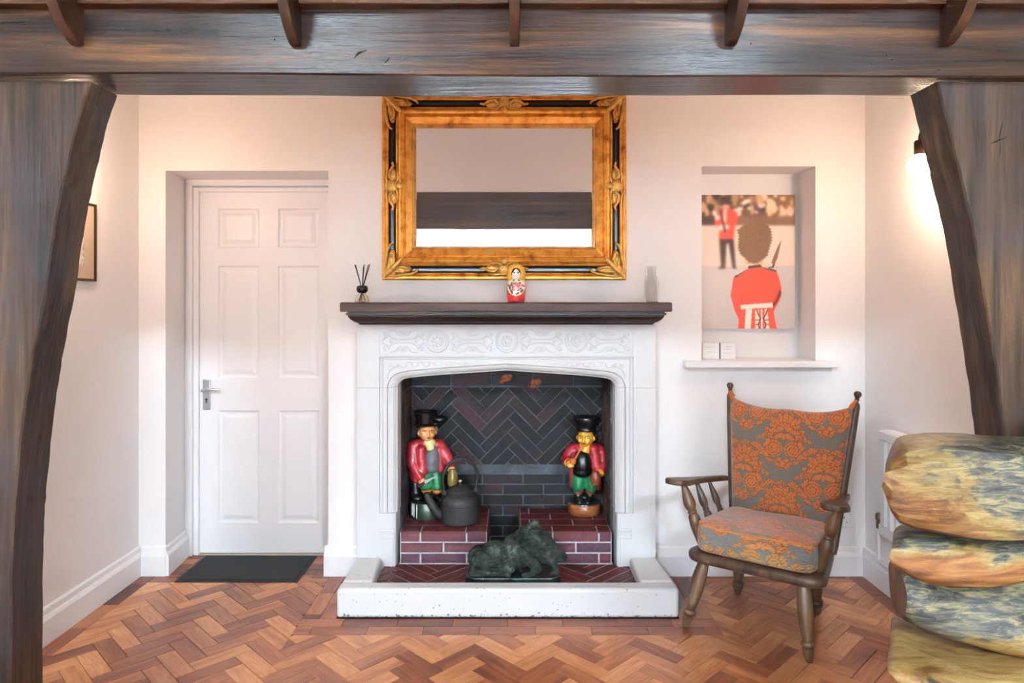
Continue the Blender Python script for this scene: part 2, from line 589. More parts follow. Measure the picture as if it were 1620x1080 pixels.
for i in range(0, len(xs), 2):
    b.box(xs[i], xs[i + 1], ROOM_Y0 - 0.1, ROOM_Y0, 0, RZ)
for a0, a1, z0, z1, w_ in WIN:
    b.box(a0, a1, ROOM_Y0 - 0.1, ROOM_Y0, 0, z0)
    b.box(a0, a1, ROOM_Y0 - 0.1, ROOM_Y0, z1, RZ)
struct(b.build('wall_front', M['room_wall']))
for i, (a0, a1, z0, z1, w_) in enumerate(WIN):
    w = MB()
    for x in (a0, a1 - 0.05):
        w.box(x, x + 0.05, ROOM_Y0 - 0.08, ROOM_Y0 - 0.03, z0, z1)
    for z in (z0, (z0 + z1) / 2 - 0.02, z1 - 0.05):
        w.box(a0 + 0.05, a1 - 0.05, ROOM_Y0 - 0.08, ROOM_Y0 - 0.03, z, z + 0.05)
    struct(w.build('window_%d' % (i + 2), M['paint']))


# ------------------------------------------------------------------ pieces laid on a plane (blocks, bricks, tiles)
def clip(poly, a, b_, c):
    """keep the side a*x+b*y<=c"""
    out = []
    n = len(poly)
    for i in range(n):
        p, q = poly[i], poly[(i + 1) % n]
        dp, dq = a * p[0] + b_ * p[1] - c, a * q[0] + b_ * q[1] - c
        if dp <= 0:
            out.append(p)
        if (dp < 0 < dq) or (dq < 0 < dp):
            t = dp / (dp - dq)
            out.append((p[0] + t * (q[0] - p[0]), p[1] + t * (q[1] - p[1])))
    return out


def area(poly):
    return 0.5 * sum(poly[i][0] * poly[(i + 1) % len(poly)][1] - poly[(i + 1) % len(poly)][0] * poly[i][1] for i in range(len(poly))) if len(poly) > 2 else 0.0


def clip_rect(poly, x0, x1, y0, y1):
    for a, b_, c in ((-1, 0, -x0), (1, 0, x1), (0, -1, -y0), (0, 1, y1)):
        if len(poly) < 3: return []
        poly = clip(poly, a, b_, c)
    return poly


def inset(poly, e):
    """shrink a convex CCW polygon"""
    out = list(poly)
    n = len(poly)
    for i in range(n):
        p, q = poly[i], poly[(i + 1) % n]
        dx, dy = q[0] - p[0], q[1] - p[1]
        L = math.hypot(dx, dy)
        if L < 1e-6: continue
        nx, ny = dy / L, -dx / L              # outward
        out = clip(out, nx, ny, nx * p[0] + ny * p[1] - e)
        if len(out) < 3: return []
    return out


def herring(L, Wd, x0, x1, y0, y1, off=(0, 0), clipf=None, swap=False):
    """45 degree herringbone, columns run along y. yields (centre, angle, local polygon)"""
    t1 = Vector((Wd, Wd)); t2 = Vector((L, -L))
    R = Matrix.Rotation(math.radians(45), 2)
    res = []
    span = (abs(x1 - x0) + abs(y1 - y0)) + 2 * L
    n1 = int(span / (Wd * 1.414)) + 4
    n2 = int(span / (L * 1.414)) + 4
    cx, cy = (x0 + x1) / 2, (y0 + y1) / 2
    for i in range(-n1, n1):
        for j in range(-n2, n2):
            o = t1 * i + t2 * j
            for (cxy, ang) in ((Vector((L / 2, Wd / 2)), 0.0), (Vector((L + Wd / 2, Wd - L / 2)), math.pi / 2)):
                c = R @ (o + cxy)
                c = (c.x + cx + off[0], c.y + cy + off[1])
                if c[0] < x0 - L or c[0] > x1 + L or c[1] < y0 - L or c[1] > y1 + L: continue
                res.append((c, ang + math.radians(45)))
    return res


def rect_poly(c, ang, L, Wd):
    ca, sa = math.cos(ang), math.sin(ang)
    return [(c[0] + u * ca - v * sa, c[1] + u * sa + v * ca) for u, v in ((-L / 2, -Wd / 2), (L / 2, -Wd / 2), (L / 2, Wd / 2), (-L / 2, Wd / 2))]


def to_local(poly, c, ang):
    ca, sa = math.cos(-ang), math.sin(-ang)
    return [((x - c[0]) * ca - (y - c[1]) * sa, (x - c[0]) * sa + (y - c[1]) * ca) for x, y in poly]


def piece_geo(mb, poly, h=0.008, ch=0.0012, z=0.0, tf=None):
    """flat piece with a chamfered top"""
    top = inset(poly, ch)
    if len(top) != len(poly):
        top = poly
    n = len(poly)
    f = tf or (lambda p: p)
    vs = [f((x, y, z)) for x, y in top] + [f((x, y, z - ch)) for x, y in poly] + [f((x, y, z - h)) for x, y in poly]
    fs = [tuple(range(n))]
    for k in (0, 1):
        fs += [(k * n + i, (k + 1) * n + i, (k + 1) * n + (i + 1) % n, k * n + (i + 1) % n) for i in range(n)]
    mb.add(vs, fs)


class Layer:
    """pieces on one plane; full pieces share their mesh"""

    def __init__(self, name, mat, parent, plane, h=0.008, ch=0.0012, jit=0.0006):
        self.name, self.mat, self.parent, self.plane = name, mat, parent, plane
        self.h, self.ch, self.jit = h, ch, jit
        self.cache = {}
        self.rest = MB()
        self.n = 0

    def put(self, poly, c, ang, full=None, stuff=False):
        loc = to_local(poly, c, ang)
        loc = [(round(x, 5), round(y, 5)) for x, y in loc]
        dz = random.uniform(-self.jit, self.jit)
        if stuff:
            ca, sa = math.cos(ang), math.sin(ang)
            piece_geo(self.rest, loc, self.h, self.ch, dz, lambda p: (c[0] + p[0] * ca - p[1] * sa, c[1] + p[0] * sa + p[1] * ca, p[2]))
            return
        key = full
        me = self.cache.get(key) if key else None
        if me is None:
            b = MB(); piece_geo(b, loc, self.h, self.ch)
            me = b.mesh(self.name, self.mat)
            if key: self.cache[key] = me
        o = bpy.data.objects.new(self.name, me)
        COL.objects.link(o)
        o.parent = self.parent
        o.matrix_basis = self.plane @ Matrix.Translation((c[0], c[1], dz)) @ Matrix.Rotation(ang, 4, 'Z')
        self.n += 1
        return o

    def finish(self, name):
        if self.rest.v:
            o = self.rest.build(name, self.mat, self.parent)
            o.matrix_basis = self.plane
            o['kind'] = 'stuff'


def runs(layer, x0, x1, y0, y1, L, Wd, gap, shift=0.0, stuffset=None):
    """running bond courses"""
    y = y0
    k = 0
    while y < y1 - 0.004:
        x = x0 - L + (shift + (k % 2) * L / 2) % L
        while x < x1:
            a, c2 = max(x, x0), min(x + L, x1)
            yy = min(y + Wd, y1)
            if c2 - a > 0.02 and yy - y > 0.008:
                cc = ((a + c2) / 2, (y + yy) / 2)
                g = gap / 2
                hw, hh = (c2 - a) / 2 - g, (yy - y) / 2 - g
                poly = [(cc[0] - hw, cc[1] - hh), (cc[0] + hw, cc[1] - hh), (cc[0] + hw, cc[1] + hh), (cc[0] - hw, cc[1] + hh)]
                layer.put(poly, cc, 0.0, ('r', round(hw, 4), round(hh, 4)))
            x += L
        y += Wd
        k += 1


# ------------------------------------------------------------------ floor of herringbone blocks
HX0, HX1, HY0 = -0.769, 0.722, 2.9645          # outside of the hearth kerb
BW = 0.148                                     # two-block border round the hearth
floor = MB().box(-RX, RX, ROOM_Y0, 3.80, -0.08, -0.004).build('floor', M['grout'])
struct(floor)
I4 = Matrix.Identity(4)
fl = Layer('floor_block', M['block'], floor, I4, 0.006, 0.0010, 0.0004)
fb = Layer('border_block', M['blockdark'], floor, I4, 0.006, 0.0010, 0.0004)
FL_, FW_, G = 0.218, 0.0715, 0.0016
NX0, NX1, NY = HX0 - BW, HX1 + BW, HY0 - BW
FX0, FX1, FY1 = XL + 0.095, XR - 0.095, YW - 0.095


def in_view(c):
    if c[1] < 0.2: return False
    px, py = CX + c[0] * F / c[1], CY + EYE * F / c[1]
    return -40 < px < 1660 and py < 1105


cand = []
for c, ang in herring(FL_, FW_, -RX, RX, ROOM_Y0, FY1, (0.05, 0.02)):
    full = rect_poly(c, ang, FL_ - G, FW_ - G)
    if c[1] < 1.76:
        p = clip_rect(full, -RX, RX, ROOM_Y0, 1.85 if abs(c[0]) < 1.7 else 1.72)
    else:
        p = clip_rect(full, FX0, FX1, 1.70, FY1)
    if len(p) < 3: continue
    # notch for the hearth and its border
    if max(q[0] for q in p) > NX0 and min(q[0] for q in p) < NX1 and max(q[1] for q in p) > NY:
        best = []
        for a, b_, cc in ((1, 0, NX0), (-1, 0, -NX1), (0, 1, NY)):
            q = clip(p, a, b_, cc)
            if len(q) > 2 and area(q) > (area(best[0]) if best else 0): best = [q, (a, b_, cc)]
        if best and best[1][1] == 0:          # what is left in front of the notch's corner
            a, b_, cc = best[1]
            q = clip(clip(p, -a, 0, -cc - 0.0005), 0, 1, NY)
            if len(q) > 2 and area(q) > 0.00025: cand.append((in_view(c), c, ang, q, False))
        elif best:
            q = clip(clip(p, 0, -1, -NY - 0.0005), *((1, 0, NX0) if c[0] < 0 else (-1, 0, -NX1)))
            if len(q) > 2 and area(q) > 0.00025: cand.append((in_view(c), c, ang, q, False))
        p = best[0] if best else []
    if len(p) < 3 or area(p) < 0.00025: continue
    whole = abs(area(p) - (FL_ - G) * (FW_ - G)) < 1e-6
    cand.append((in_view(c), c, ang, p, whole))
vis = sorted([k for k in cand if k[0]], key=lambda k: k[1][1])
for i, (v, c, ang, p, whole) in enumerate(vis):
    fl.put(p, c, ang, 'full' if whole else None, stuff=i >= 297)
for v, c, ang, p, whole in cand:
    if not v: fl.put(p, c, ang, None, stuff=True)
fl.finish('floor_blocks_beyond')
# borders: round the hearth, along the walls, in the doorway
runs(fb, NX0, NX1, NY, HY0 - 0.002, 0.235, BW / 2, G, 0.07)


def run_y(layer, x0, x1, y0, y1, L, Wd, gap, shift=0):
    """courses that run along y"""
    x = x0; k = 0
    while x < x1 - 0.004:
        y = y0 - L + (shift + (k % 2) * L / 2) % L
        while y < y1:
            a, c2 = max(y, y0), min(y + L, y1)
            if c2 - a > 0.02:
                xx = min(x + Wd, x1)
                cc = ((x + xx) / 2, (a + c2) / 2)
                hw, hh = (c2 - a) / 2 - gap / 2, (xx - x) / 2 - gap / 2
                poly = [(cc[0] - hh, cc[1] - hw), (cc[0] + hh, cc[1] - hw), (cc[0] + hh, cc[1] + hw), (cc[0] - hh, cc[1] + hw)]
                layer.put(poly, cc, math.pi / 2, ('y', round(hw, 4), round(hh, 4)))
            y += L
        x += Wd; k += 1


run_y(fb, NX0, HX0, HY0, YW - 0.0, 0.225, BW / 2, G, 0.04)
run_y(fb, HX1, NX1, HY0, YW - 0.0, 0.225, BW / 2, G, 0.1)
run_y(fb, XL + 0.01, FX0, 2.2, YW, 0.225, 0.085, G)
run_y(fb, FX1, XR - 0.01, 2.2, YW, 0.225, 0.085, G, 0.1)
runs(fb, FX0, NX0, FY1, YW - 0.0, 0.225, 0.0475, G)
runs(fb, NX1, FX1, FY1, YW - 0.0, 0.225, 0.0475, G)
runs(fb, -1.777, -0.934, YW, 3.725, 0.225, 0.07, G, 0.1)

# ------------------------------------------------------------------ baseboards
BP = [(0, 0), (0.024, 0), (0.024, 0.098), (0.020, 0.108), (0.013, 0.118), (0.010, 0.138), (0.004, 0.145), (0, 0.145)]


def base(name, parts):
    b = MB()
    for (fn, a, c2) in parts:
        b.prism(BP, fn, a, c2)
    struct(b.build(name, M['paint'], smooth=False))


base('baseboard_left', [(lambda u, v, w: (XL + u, w, v), 1.80, YW)])
base('baseboard_right', [(lambda u, v, w: (XR - u, w, v), 1.80, YW)])
base('baseboard_door_left', [(lambda u, v, w: (w, YW - u, v), XL + 0.024, -1.745), (lambda u, v, w: (-1.7545 - (w - YW) * 0.0918 + u, w, v), YW - 0.02, 3.688)])
base('baseboard_door_right', [(lambda u, v, w: (w, YW - u * 1.1, v * 1.02), -0.95, -0.766)])
base('baseboard_chair_side', [(lambda u, v, w: (w, YW - u, v), 0.698, XR - 0.024)])

# ------------------------------------------------------------------ door
door = bpy.data.objects.new('door_1', None); COL.objects.link(door); struct(door)
DY = 3.72
DX0, DX1, DZ0, DZ1 = -1.708, -0.962, 0.010, 1.974
b = MB()
for o_, w_, y_ in ((0.0, 0.040, 3.69), (0.040, 0.028, 3.705)):
    x0, x1, z1 = -1.777 + o_, -0.933 - o_ * 0.4, 2.037 - o_
    b.box(x0, x0 + w_, y_, 3.78, 0, z1)
    b.box(x1 - w_ * 0.4, x1, y_, 3.78, 0, z1)
    b.box(x0 + w_, x1 - w_ * 0.4, y_, 3.78, z1 - w_ * 0.85, z1)
b.build('door_frame', M['paint'], door, bevel=0.003)
leaf = bpy.data.objects.new('door_leaf', None); COL.objects.link(leaf); leaf.parent = door
ds = DY / F


def dx(px): return (px - CX) * ds
def dz(py): return EYE - (py - CY) * ds


cols = [(dx(345), dx(410)), (dx(440), dx(504))]
rows_ = [(dz(391.5), dz(330)), (dz(598), dz(420.5)), (dz(827), dz(649))]
b = MB()
b.box(DX0, cols[0][0], DY, DY + 0.035, DZ0, DZ1)
b.box(cols[0][1], cols[1][0], DY, DY + 0.035, DZ0, DZ1)
b.box(cols[1][1], DX1, DY, DY + 0.035, DZ0, DZ1)
zs = [DZ0] + [v for r in reversed(rows_) for v in r] + [DZ1]
for c in cols:
    for k in range(0, len(zs), 2):
        b.box(c[0], c[1], DY, DY + 0.035, zs[k], zs[k + 1])
b.build('leaf_frame', M['paint'], leaf)
for c in cols:
    for r in rows_:
        b = MB()
        R_ = []
        for o_, y_ in ((0, 0.0005), (0.006, 0.007), (0.014, 0.0095), (0.022, 0.009), (0.040, 0.003), (0.044, 0.0025)):
            R_.append([(c[0] + o_, DY + y_, r[0] + o_), (c[1] - o_, DY + y_, r[0] + o_), (c[1] - o_, DY + y_, r[1] - o_), (c[0] + o_, DY + y_, r[1] - o_)])
        b.rings(R_, True, False, True)
        b.build('panel', M['paint'], leaf)
hd = bpy.data.objects.new('door_handle', None); COL.objects.link(hd); hd.parent = door
p = W(327.5, 624, DY)
MB().box(p.x - 0.021, p.x + 0.021, DY - 0.008, DY, p.z - 0.083, p.z + 0.083).build('backplate', M['chrome'], hd, bevel=0.006, seg=3)
b = MB()
q = W(327, 616, DY)
b.tube([q + Vector((0, 0, 0)), q + Vector((0, -0.045, 0))], 0.009, 12)
b.tube([q + Vector((-0.008, -0.045, 0)), q + Vector((0.01, -0.047, 0.002)), q + Vector((0.04, -0.048, 0.006)), q + Vector((0.075, -0.046, 0.004)), q + Vector((0.09, -0.043, 0.001))], [0.009, 0.009, 0.0075, 0.007, 0.006], 12)
b.build('lever', M['chrome'], hd, smooth=True)
kz = p.z - 0.032
b = MB().box(p.x - 0.003, p.x + 0.003, DY - 0.0088, DY - 0.0078, kz - 0.013, kz + 0.004)
b.lathe([(0.0001, 0), (0.006, 0.01), (0.006, 1), (0.0001, 1)], 12, (p.x, DY - 0.0078, kz + 0.007), (p.x, DY - 0.0088, kz + 0.007))
b.build('keyhole', M['black'], hd)
MB().box(-1.71, -0.94, 3.695, 3.735, 0, 0.007).build('threshold_strip', plain('aluminium_strip', (190, 180, 165), 0.3, 0.8), door, bevel=0.002)

# ------------------------------------------------------------------ window niche: sill
sill = MB().box(W(1085, 0, 3.385).x, W(1326, 0, 3.385).x, 3.385, YW, 1.048, 1.080)
sill.box(0.953, 1.523, YW, 3.655, 1.048, 1.080)
struct(sill.build('trim_1', M['paint'], bevel=0.005))

# ------------------------------------------------------------------ timber frame: beam, brackets, posts
beam = thing('timber_beam', 'dark varnished oak ceiling beam with curved brackets across the whole top', 'beam', (0, 1.73, 1.917), 0, worldparts=True)
rng = np.random.RandomState(3)
NX = 90
xs = np.linspace(-2.1, 2.1, NX)


def wob(k, amp):
    ph = rng.rand(4) * 6.28
    return amp * (np.sin(xs * 1.7 + ph[0]) + 0.6 * np.sin(xs * 3.9 + ph[1]) + 0.35 * np.sin(xs * 9.1 + ph[2]) + 0.15 * np.sin(xs * 23 + ph[3]))


base_z = 1.918 + 0.004 * np.clip(-xs / 1.2, -1, 1) * 0.6
corners = [(YB0, base_z, 0), (YB1, base_z + 0.0, 0), (YB1, 2.19 + 0 * xs, 0), (YB0, 2.19 + 0 * xs, 0)]
wz = [wob(0, 0.0016), wob(1, 0.0020), wob(2, 0.0005), wob(3, 0.0005)]
wy = [wob(0, 0.0014), wob(1, 0.001), wob(2, 0.001), wob(3, 0.001)]
rr = []
for i in range(NX):
    ring = []
    pts = [(corners[k][0] + wy[k][i], corners[k][1][i] + wz[k][i]) for k in range(4)]
    for k in range(4):
        y_, z_ = pts[k]
        e = 0.004
        sy = 1 if k in (0, 3) else -1
        sz = 1 if k in (0, 1) else -1
        if k in (0, 2):
            ring += [(xs[i], y_, z_ + sz * e), (xs[i], y_ + sy * e, z_)]
        else:
            ring += [(xs[i], y_ + sy * e, z_), (xs[i], y_, z_ + sz * e)]
    rr.append(ring)
MB().rings(rr).build('beam_body', M['beam'], beam, smooth=True)
bc = [W(px, 0, YB0).x for px in (125, 469, 814, 1154.5, 1495)]
prof = [(1.652, 1.988), (1.634, 1.987), (1.612, 1.996), (1.585, 2.013), (1.562, 2.035), (1.543, 2.062), (1.527, 2.096), (1.516, 2.135), (1.508, 2.18), (1.504, 2.24), (1.502, 2.30), (1.652, 2.30)]
for x in bc:
    MB().prism(prof, lambda u, v, w: (w, u, v), x - 0.0125, x + 0.0125).build('bracket', M['bracket'], beam, bevel=0.0025)
edges = [-2.1] + [v for x in bc for v in (x - 0.0125, x + 0.0125)] + [2.1]
for k in range(0, len(edges), 2):
    MB().box(edges[k] + 0.001, edges[k + 1] - 0.001, 1.618, 1.652, 2.078, 2.17).build('fascia_board', M['fascia'], beam, bevel=0.003)
MB().box(-2.1, 2.1, 1.36, 1.70, 2.301, 2.345).build('shelf_board', M['fascia'], beam, bevel=0.004)

# small dark nail holes in the beam face
for px, py in ((434, 62), (287, 54), (638, 92), (840, 67), (948, 118), (1188, 69), (1404, 87), (1412, 94), (1379, 101), (1487, 110), (101, 76), (136, 89), (72, 72)):
    p = W(px, py, YB0)
    MB().lathe([(0.0001, 0), (0.0024 if px == 434 else 0.0016, 0.2), (0.0015, 1), (0.0001, 1)], 8, p + Vector((0, 0.004, 0)), p + Vector((0, -0.0035, 0))).build('nail_hole', M['black'], beam)

PYF, PYB = 1.683, 1.80


def post(name, pts, outer, label):
    t = thing(name, label, 'post', (outer * 0.85, (PYF + PYB) / 2, 0), 0, worldparts=True)
    cur = [W(px, py, PYF) for px, py in pts]
    cur = [(p.x, p.z) for p in cur]
    cur[0] = (cur[0][0], 1.914)
    # refine
    fine = []
    for i in range(len(cur) - 1):
        p0 = cur[max(i - 1, 0)]; p1 = cur[i]; p2 = cur[i + 1]; p3 = cur[min(i + 2, len(cur) - 1)]
        for k in range(5):
            s = k / 5
            fine.append(tuple(0.5 * ((2 * p1[j]) + (-p0[j] + p2[j]) * s + (2 * p0[j] - 5 * p1[j] + 4 * p2[j] - p3[j]) * s * s + (-p0[j] + 3 * p1[j] - 3 * p2[j] + p3[j]) * s ** 3) for j in (0, 1)))
    fine.append(cur[-1])
    fine.append((fine[-1][0], 0.0))
    sgn = -1 if outer < 0 else 1
    r_ = random.Random(5)
    rr = []
    for (x, z) in fine:
        jx = r_.uniform(-0.0012, 0.0012); jb = r_.uniform(-0.0012, 0.0012)
        e = 0.004
        rr.append([(outer, PYF, z), (x + jx + sgn * e, PYF, z), (x + jx, PYF + e, z), (x + jb, PYB - e, z), (x + jb + sgn * e, PYB, z), (outer, PYB, z)])
    MB().rings(rr).build('post_body', M['post'], t, smooth=True, angle=25)
    return t


pl = post('timber_post', [(143, 124), (127, 178), (109, 253), (93, 324), (84, 378), (73, 458), (58, 533), (46, 600), (35, 677), (26, 770), (21, 833), (18, 920), (17, 1080)], -1.62,
          'curved dark oak post at the left edge hiding part of the framed picture')
pr = post('timber_post', [(1482, 128), (1501, 202), (1517, 267.5), (1536.5, 349.5), (1553, 442), (1566.6, 524), (1580, 612), (1590, 696), (1598, 780), (1603, 880), (1606, 1080)], 1.62,
          'curved dark oak post on the right behind the stacked logs')

for pts_ in ([(1567, 227), (1578, 223), (1594, 216)], [(1581, 222), (1583, 208), (1586, 194)], [(1582, 224), (1583, 236), (1581, 248)]):
    MB().tube([W(x, y, PYF - 0.0003) for x, y in pts_], [0.0006, 0.0022, 0.0005], 6).build('crack', M['black'], pr, smooth=True)
for pts_ in ([(560, 92), (567, 84), (580, 79)], [(608, 100), (613, 95), (616, 91)]):
    MB().tube([W(x, y, YB0 - 0.0008) for x, y in pts_], [0.0006, 0.0022, 0.0005], 6).build('crack', M['black'], beam, smooth=True)

# ------------------------------------------------------------------ fireplace surround
SY = 3.34
ss = SY / F
fire = thing('fireplace_surround', 'white painted stone Tudor arch fireplace with carved frieze and dark oak mantel shelf', 'fireplace', (-0.034, SY, 0), 0, worldparts=True)
MIR = 1602.0


def sp(px, py, d):
    """point on the surround: photo px on the face plane, d metres behind it"""
    return ((px - CX) * ss, SY + d, EYE - (py - CY) * ss)


inner = [(627, 613), (628, 609), (631, 604.5), (637, 601), (645, 599), (672, 596), (720, 592.5), (785, 588.3), (801, 587)]
outer_ = [(611.5, 613), (613, 606), (618, 597), (627, 590.2), (640, 586.6), (672, 583.6), (720, 580), (785, 576), (801, 575)]


def mir(pts):
    return [(MIR - x, y) for x, y in pts]


b = MB()
# plain stones round the frieze
for x0, x1 in ((565, 600), (MIR - 600, MIR - 565)):
    p, q = sp(x0, 613, 0), sp(x1, 513, 0)
    b.box(p[0], q[0], SY, YW + 0.02, p[2], q[2])
for y0, y1, d in ((513, 519, 0), (519, 560, 0.006), (560, 564, 0)):
    p, q = sp(600, y1, 0), sp(MIR - 600, y0, 0)
    b.box(p[0], q[0], SY + d, YW + 0.02, p[2], q[2])
# stepped rectangular frame
steps = [(0, 0.0), (0.3, 0.012), (2.5, 0.012), (2.8, 0.007), (4.5, 0.008), (4.9, 0.014), (6.5, 0.0125)]
for (o0, d0), (o1, d1) in zip(steps[:-1], steps[1:]):
    path0 = [(600 + o0, 613), (600 + o0, 564 + o0), (MIR - 600 - o0, 564 + o0), (MIR - 600 - o0, 613)]
    path1 = [(600 + o1, 613), (600 + o1, 564 + o1), (MIR - 600 - o1, 564 + o1), (MIR - 600 - o1, 613)]
    for k in range(3):
        b.add([sp(*path0[k], d0), sp(*path0[k + 1], d0), sp(*path1[k + 1], d1), sp(*path1[k], d1)], [(0, 1, 2, 3)])
full_out = outer_ + mir(outer_)[-2::-1]
full_in = inner + mir(inner)[-2::-1]
# spandrels
for side in (0, 1):
    pts = [(606.5, 613), (606.5, 570.5), (801, 570.5)] + outer_[::-1]
    if side: pts = mir(pts)
    b.add([sp(x, y, 0.0125) for x, y in pts], [tuple(range(len(pts)))])
mould = [(0, 0.0125), (0.03, 0.024), (0.10, 0.024), (0.13, 0.0135), (0.35, 0.0165), (0.62, 0.023), (0.84, 0.035), (0.87, 0.040), (0.93, 0.037), (1.0, 0.041)]
R_ = []
for t_, d in mould:
    R_.append([sp(o[0] * (1 - t_) + i_[0] * t_, o[1] * (1 - t_) + i_[1] * t_, d) for o, i_ in zip(full_out, full_in)])
R_.append([sp(i_[0], i_[1], 0.135) for i_ in full_in])
b.rings(R_, closed=False, cap0=False, cap1=False)
b.build('lintel', M['stone'], fire)
jp = [(565, 0.125), (565, 0), (600, 0), (600.3, 0.012), (602.5, 0.012), (602.8, 0.007), (604.5, 0.008), (604.9, 0.014), (606.5, 0.0125), (611.5, 0.0125), (612, 0.024), (613, 0.024), (613.4, 0.0135), (617, 0.0165), (621, 0.023), (624.5, 0.035), (625, 0.040), (626, 0.037), (627, 0.041), (627, 0.135)]
jb = [(565, 0.125), (565, -0.001), (621, -0.001), (625, 0.004), (626, 0.010), (626, 0.135)]
for side in (0, 1):
    def X_(px): return ((MIR - px if side else px) - CX) * ss
    z_top, z_mid = EYE - (613.4 - CY) * ss, EYE - (812 - CY) * ss
    b = MB()
    b.prism([(X_(x), SY + d) for x, d in jp], lambda u, v, w: (u, v, w), z_mid - 0.004, z_top)
    b.prism([(X_(x), SY + d) for x, d in jb], lambda u, v, w: (u, v, w), 0.0, z_mid)
    jo = b.build('jamb', M['stone'], fire)
    # carved stop near the foot of the moulding
    for py, hgt, ex in ((838, 5, 0.007), (848, 8, 0.004)):
        p0, p1 = sp(603, py, 0), sp(623, py, 0)
        x0, x1 = sorted((X_(603), X_(624)))
        MB().box(x0, x1, SY - ex, SY + 0.01, p0[2] - hgt * ss / 2, p0[2] + hgt * ss / 2).build('stop_moulding', M['stone'], jo, bevel=0.004, seg=3)


# carved frieze
def arc(cx, cy, r, a0, a1, n=14, ry=None):
    ry = ry or r
    return [(cx + r * math.cos(math.radians(a0 + (a1 - a0) * i / n)), cy + ry * math.sin(math.radians(a0 + (a1 - a0) * i / n))) for i in range(n + 1)]


def spiral(cx, cy, r0, r1, a0, a1, n=18):
    return [(cx + (r0 + (r1 - r0) * i / n) * math.cos(math.radians(a0 + (a1 - a0) * i / n)), cy + (r0 + (r1 - r0) * i / n) * math.sin(math.radians(a0 + (a1 - a0) * i / n))) for i in range(n + 1)]


def relief(name, strokes, d, parent, balls=()):
    b = MB()
    for pts, r in strokes:
        b.tube([sp(x, y, d) for x, y in pts], r * ss, 8, flat=1.0)
    for x, y, r in balls:
        b.ball(sp(x, y, d), (r * ss, 0.004, r * ss), 10)
    return b.build(name, M['stone'], parent, smooth=True, angle=60)


FD = 0.0055
for cx, kind in ((692, 0), (802, 1), (912, 0)):
    st = [(arc(cx, 539.5, 17, 0, 360, 32), 1.5), (arc(cx, 539.5, 13.3, 0, 360, 28), 0.8)]
    bl = []
    for k in range(8 if kind == 0 else 12):
        a = 2 * math.pi * k / (8 if kind == 0 else 12)
        bl.append((cx + 7.5 * math.cos(a), 539.5 + 7.5 * math.sin(a), 2.6 if kind == 0 else 2.0))
    bl.append((cx, 539.5, 3.6))
    if kind == 1:
        bl += [(cx - 4, 535, 1.5), (cx + 4, 535, 1.5), (cx, 545, 2.2)]
    relief('carved_roundel', st, FD, fire, bl)
for cx in (638, 747, 857, 965):
    st = []
    for sx in (-1, 1):
        for sy in (-1, 1):
            P_ = lambda x, y: (cx + sx * x, 539.5 + sy * y)
            s = [P_(x, y) for x, y in spiral(28.5, 12.5, 1.2, 5.2, 500, 180)]
            s += [P_(x, y) for x, y in ((23, 9), (19, 5.5), (14, 3.5), (8, 2.6), (0, 2.4))]
            st.append((s, 1.25))
            st.append(([P_(x, y) for x, y in ((33, 1), (29, 5), (24, 7.5))], 1.2))
            st.append(([P_(x, y) for x, y in ((0, 9), (5, 9), (8.5, 11), (11, 15), (16, 17.5), (22, 17.8))], 1.1))
            st.append(([P_(x, y) for x, y in ((0, 16), (3.5, 15.2), (6, 13))], 1.3))
    bl = [(cx - 20, 539.5, 2.6), (cx + 20, 539.5, 2.6), (cx, 527, 2.2), (cx, 552, 2.2), (cx - 30, 527, 2.0), (cx + 30, 527, 2.0), (cx - 30, 552, 2.0), (cx + 30, 552, 2.0)]
    relief('carved_strapwork', st, FD, fire, bl)
for side in (0, 1):
    T_ = (lambda pts: mir(pts)) if side else (lambda pts: pts)
    st = [(T_([(612, 600), (613, 592), (617, 585), (624, 580)]), 1.2), (T_(spiral(617, 580, 0.8, 4, 0, 420)), 1.0), (T_(spiral(628, 578, 0.8, 4, 90, 500)), 1.0)]
    x = 638
    k = 0
    while x < 745:
        h = 4.2 * (1 - (x - 638) / 130)
        st.append((T_(arc(x, 577.5 - (x - 638) * 0.02, 4.5, 180 if k % 2 else 0, 360 if k % 2 else 180, 8, h)), 0.9))
        x += 9; k += 1
    st.append((T_([(636, 573.5), (700, 572.8), (770, 572.6)]), 0.5))
    relief('carved_spandrel', st, 0.0125, fire)


# mantel shelf
def rect_rings(levels, x0, x1, yf, yb):
    out = []
    for o_, z in levels:
        out.append([(x0 + o_, yb, z), (x0 + o_, yf + o_, z), (x1 - o_, yf + o_, z), (x1 - o_, yb, z)])
    return out


mx0, mx1 = W(538, 0, 3.2).x, W(1063, 0, 3.2).x
MZ = 1.373
shelf = MB().rings(rect_rings([(0.004, 1.3285), (0.0, 1.332), (0.0, 1.365), (0.002, 1.370), (0.006, MZ)], mx0, mx1, 3.195, YW)).build('mantel_shelf', M['mantel'], fire)
MB().rings(rect_rings([(0.077, 1.2655), (0.075, 1.268), (0.068, 1.2745), (0.054, 1.281), (0.040, 1.292), (0.031, 1.304), (0.029, 1.312), (0.022, 1.314), (0.022, 1.321), (0.029, 1.3235), (0.029, 1.328)],
                      mx0, mx1, 3.195, YW)).build('mantel_moulding', M['mantel_dark'], shelf)

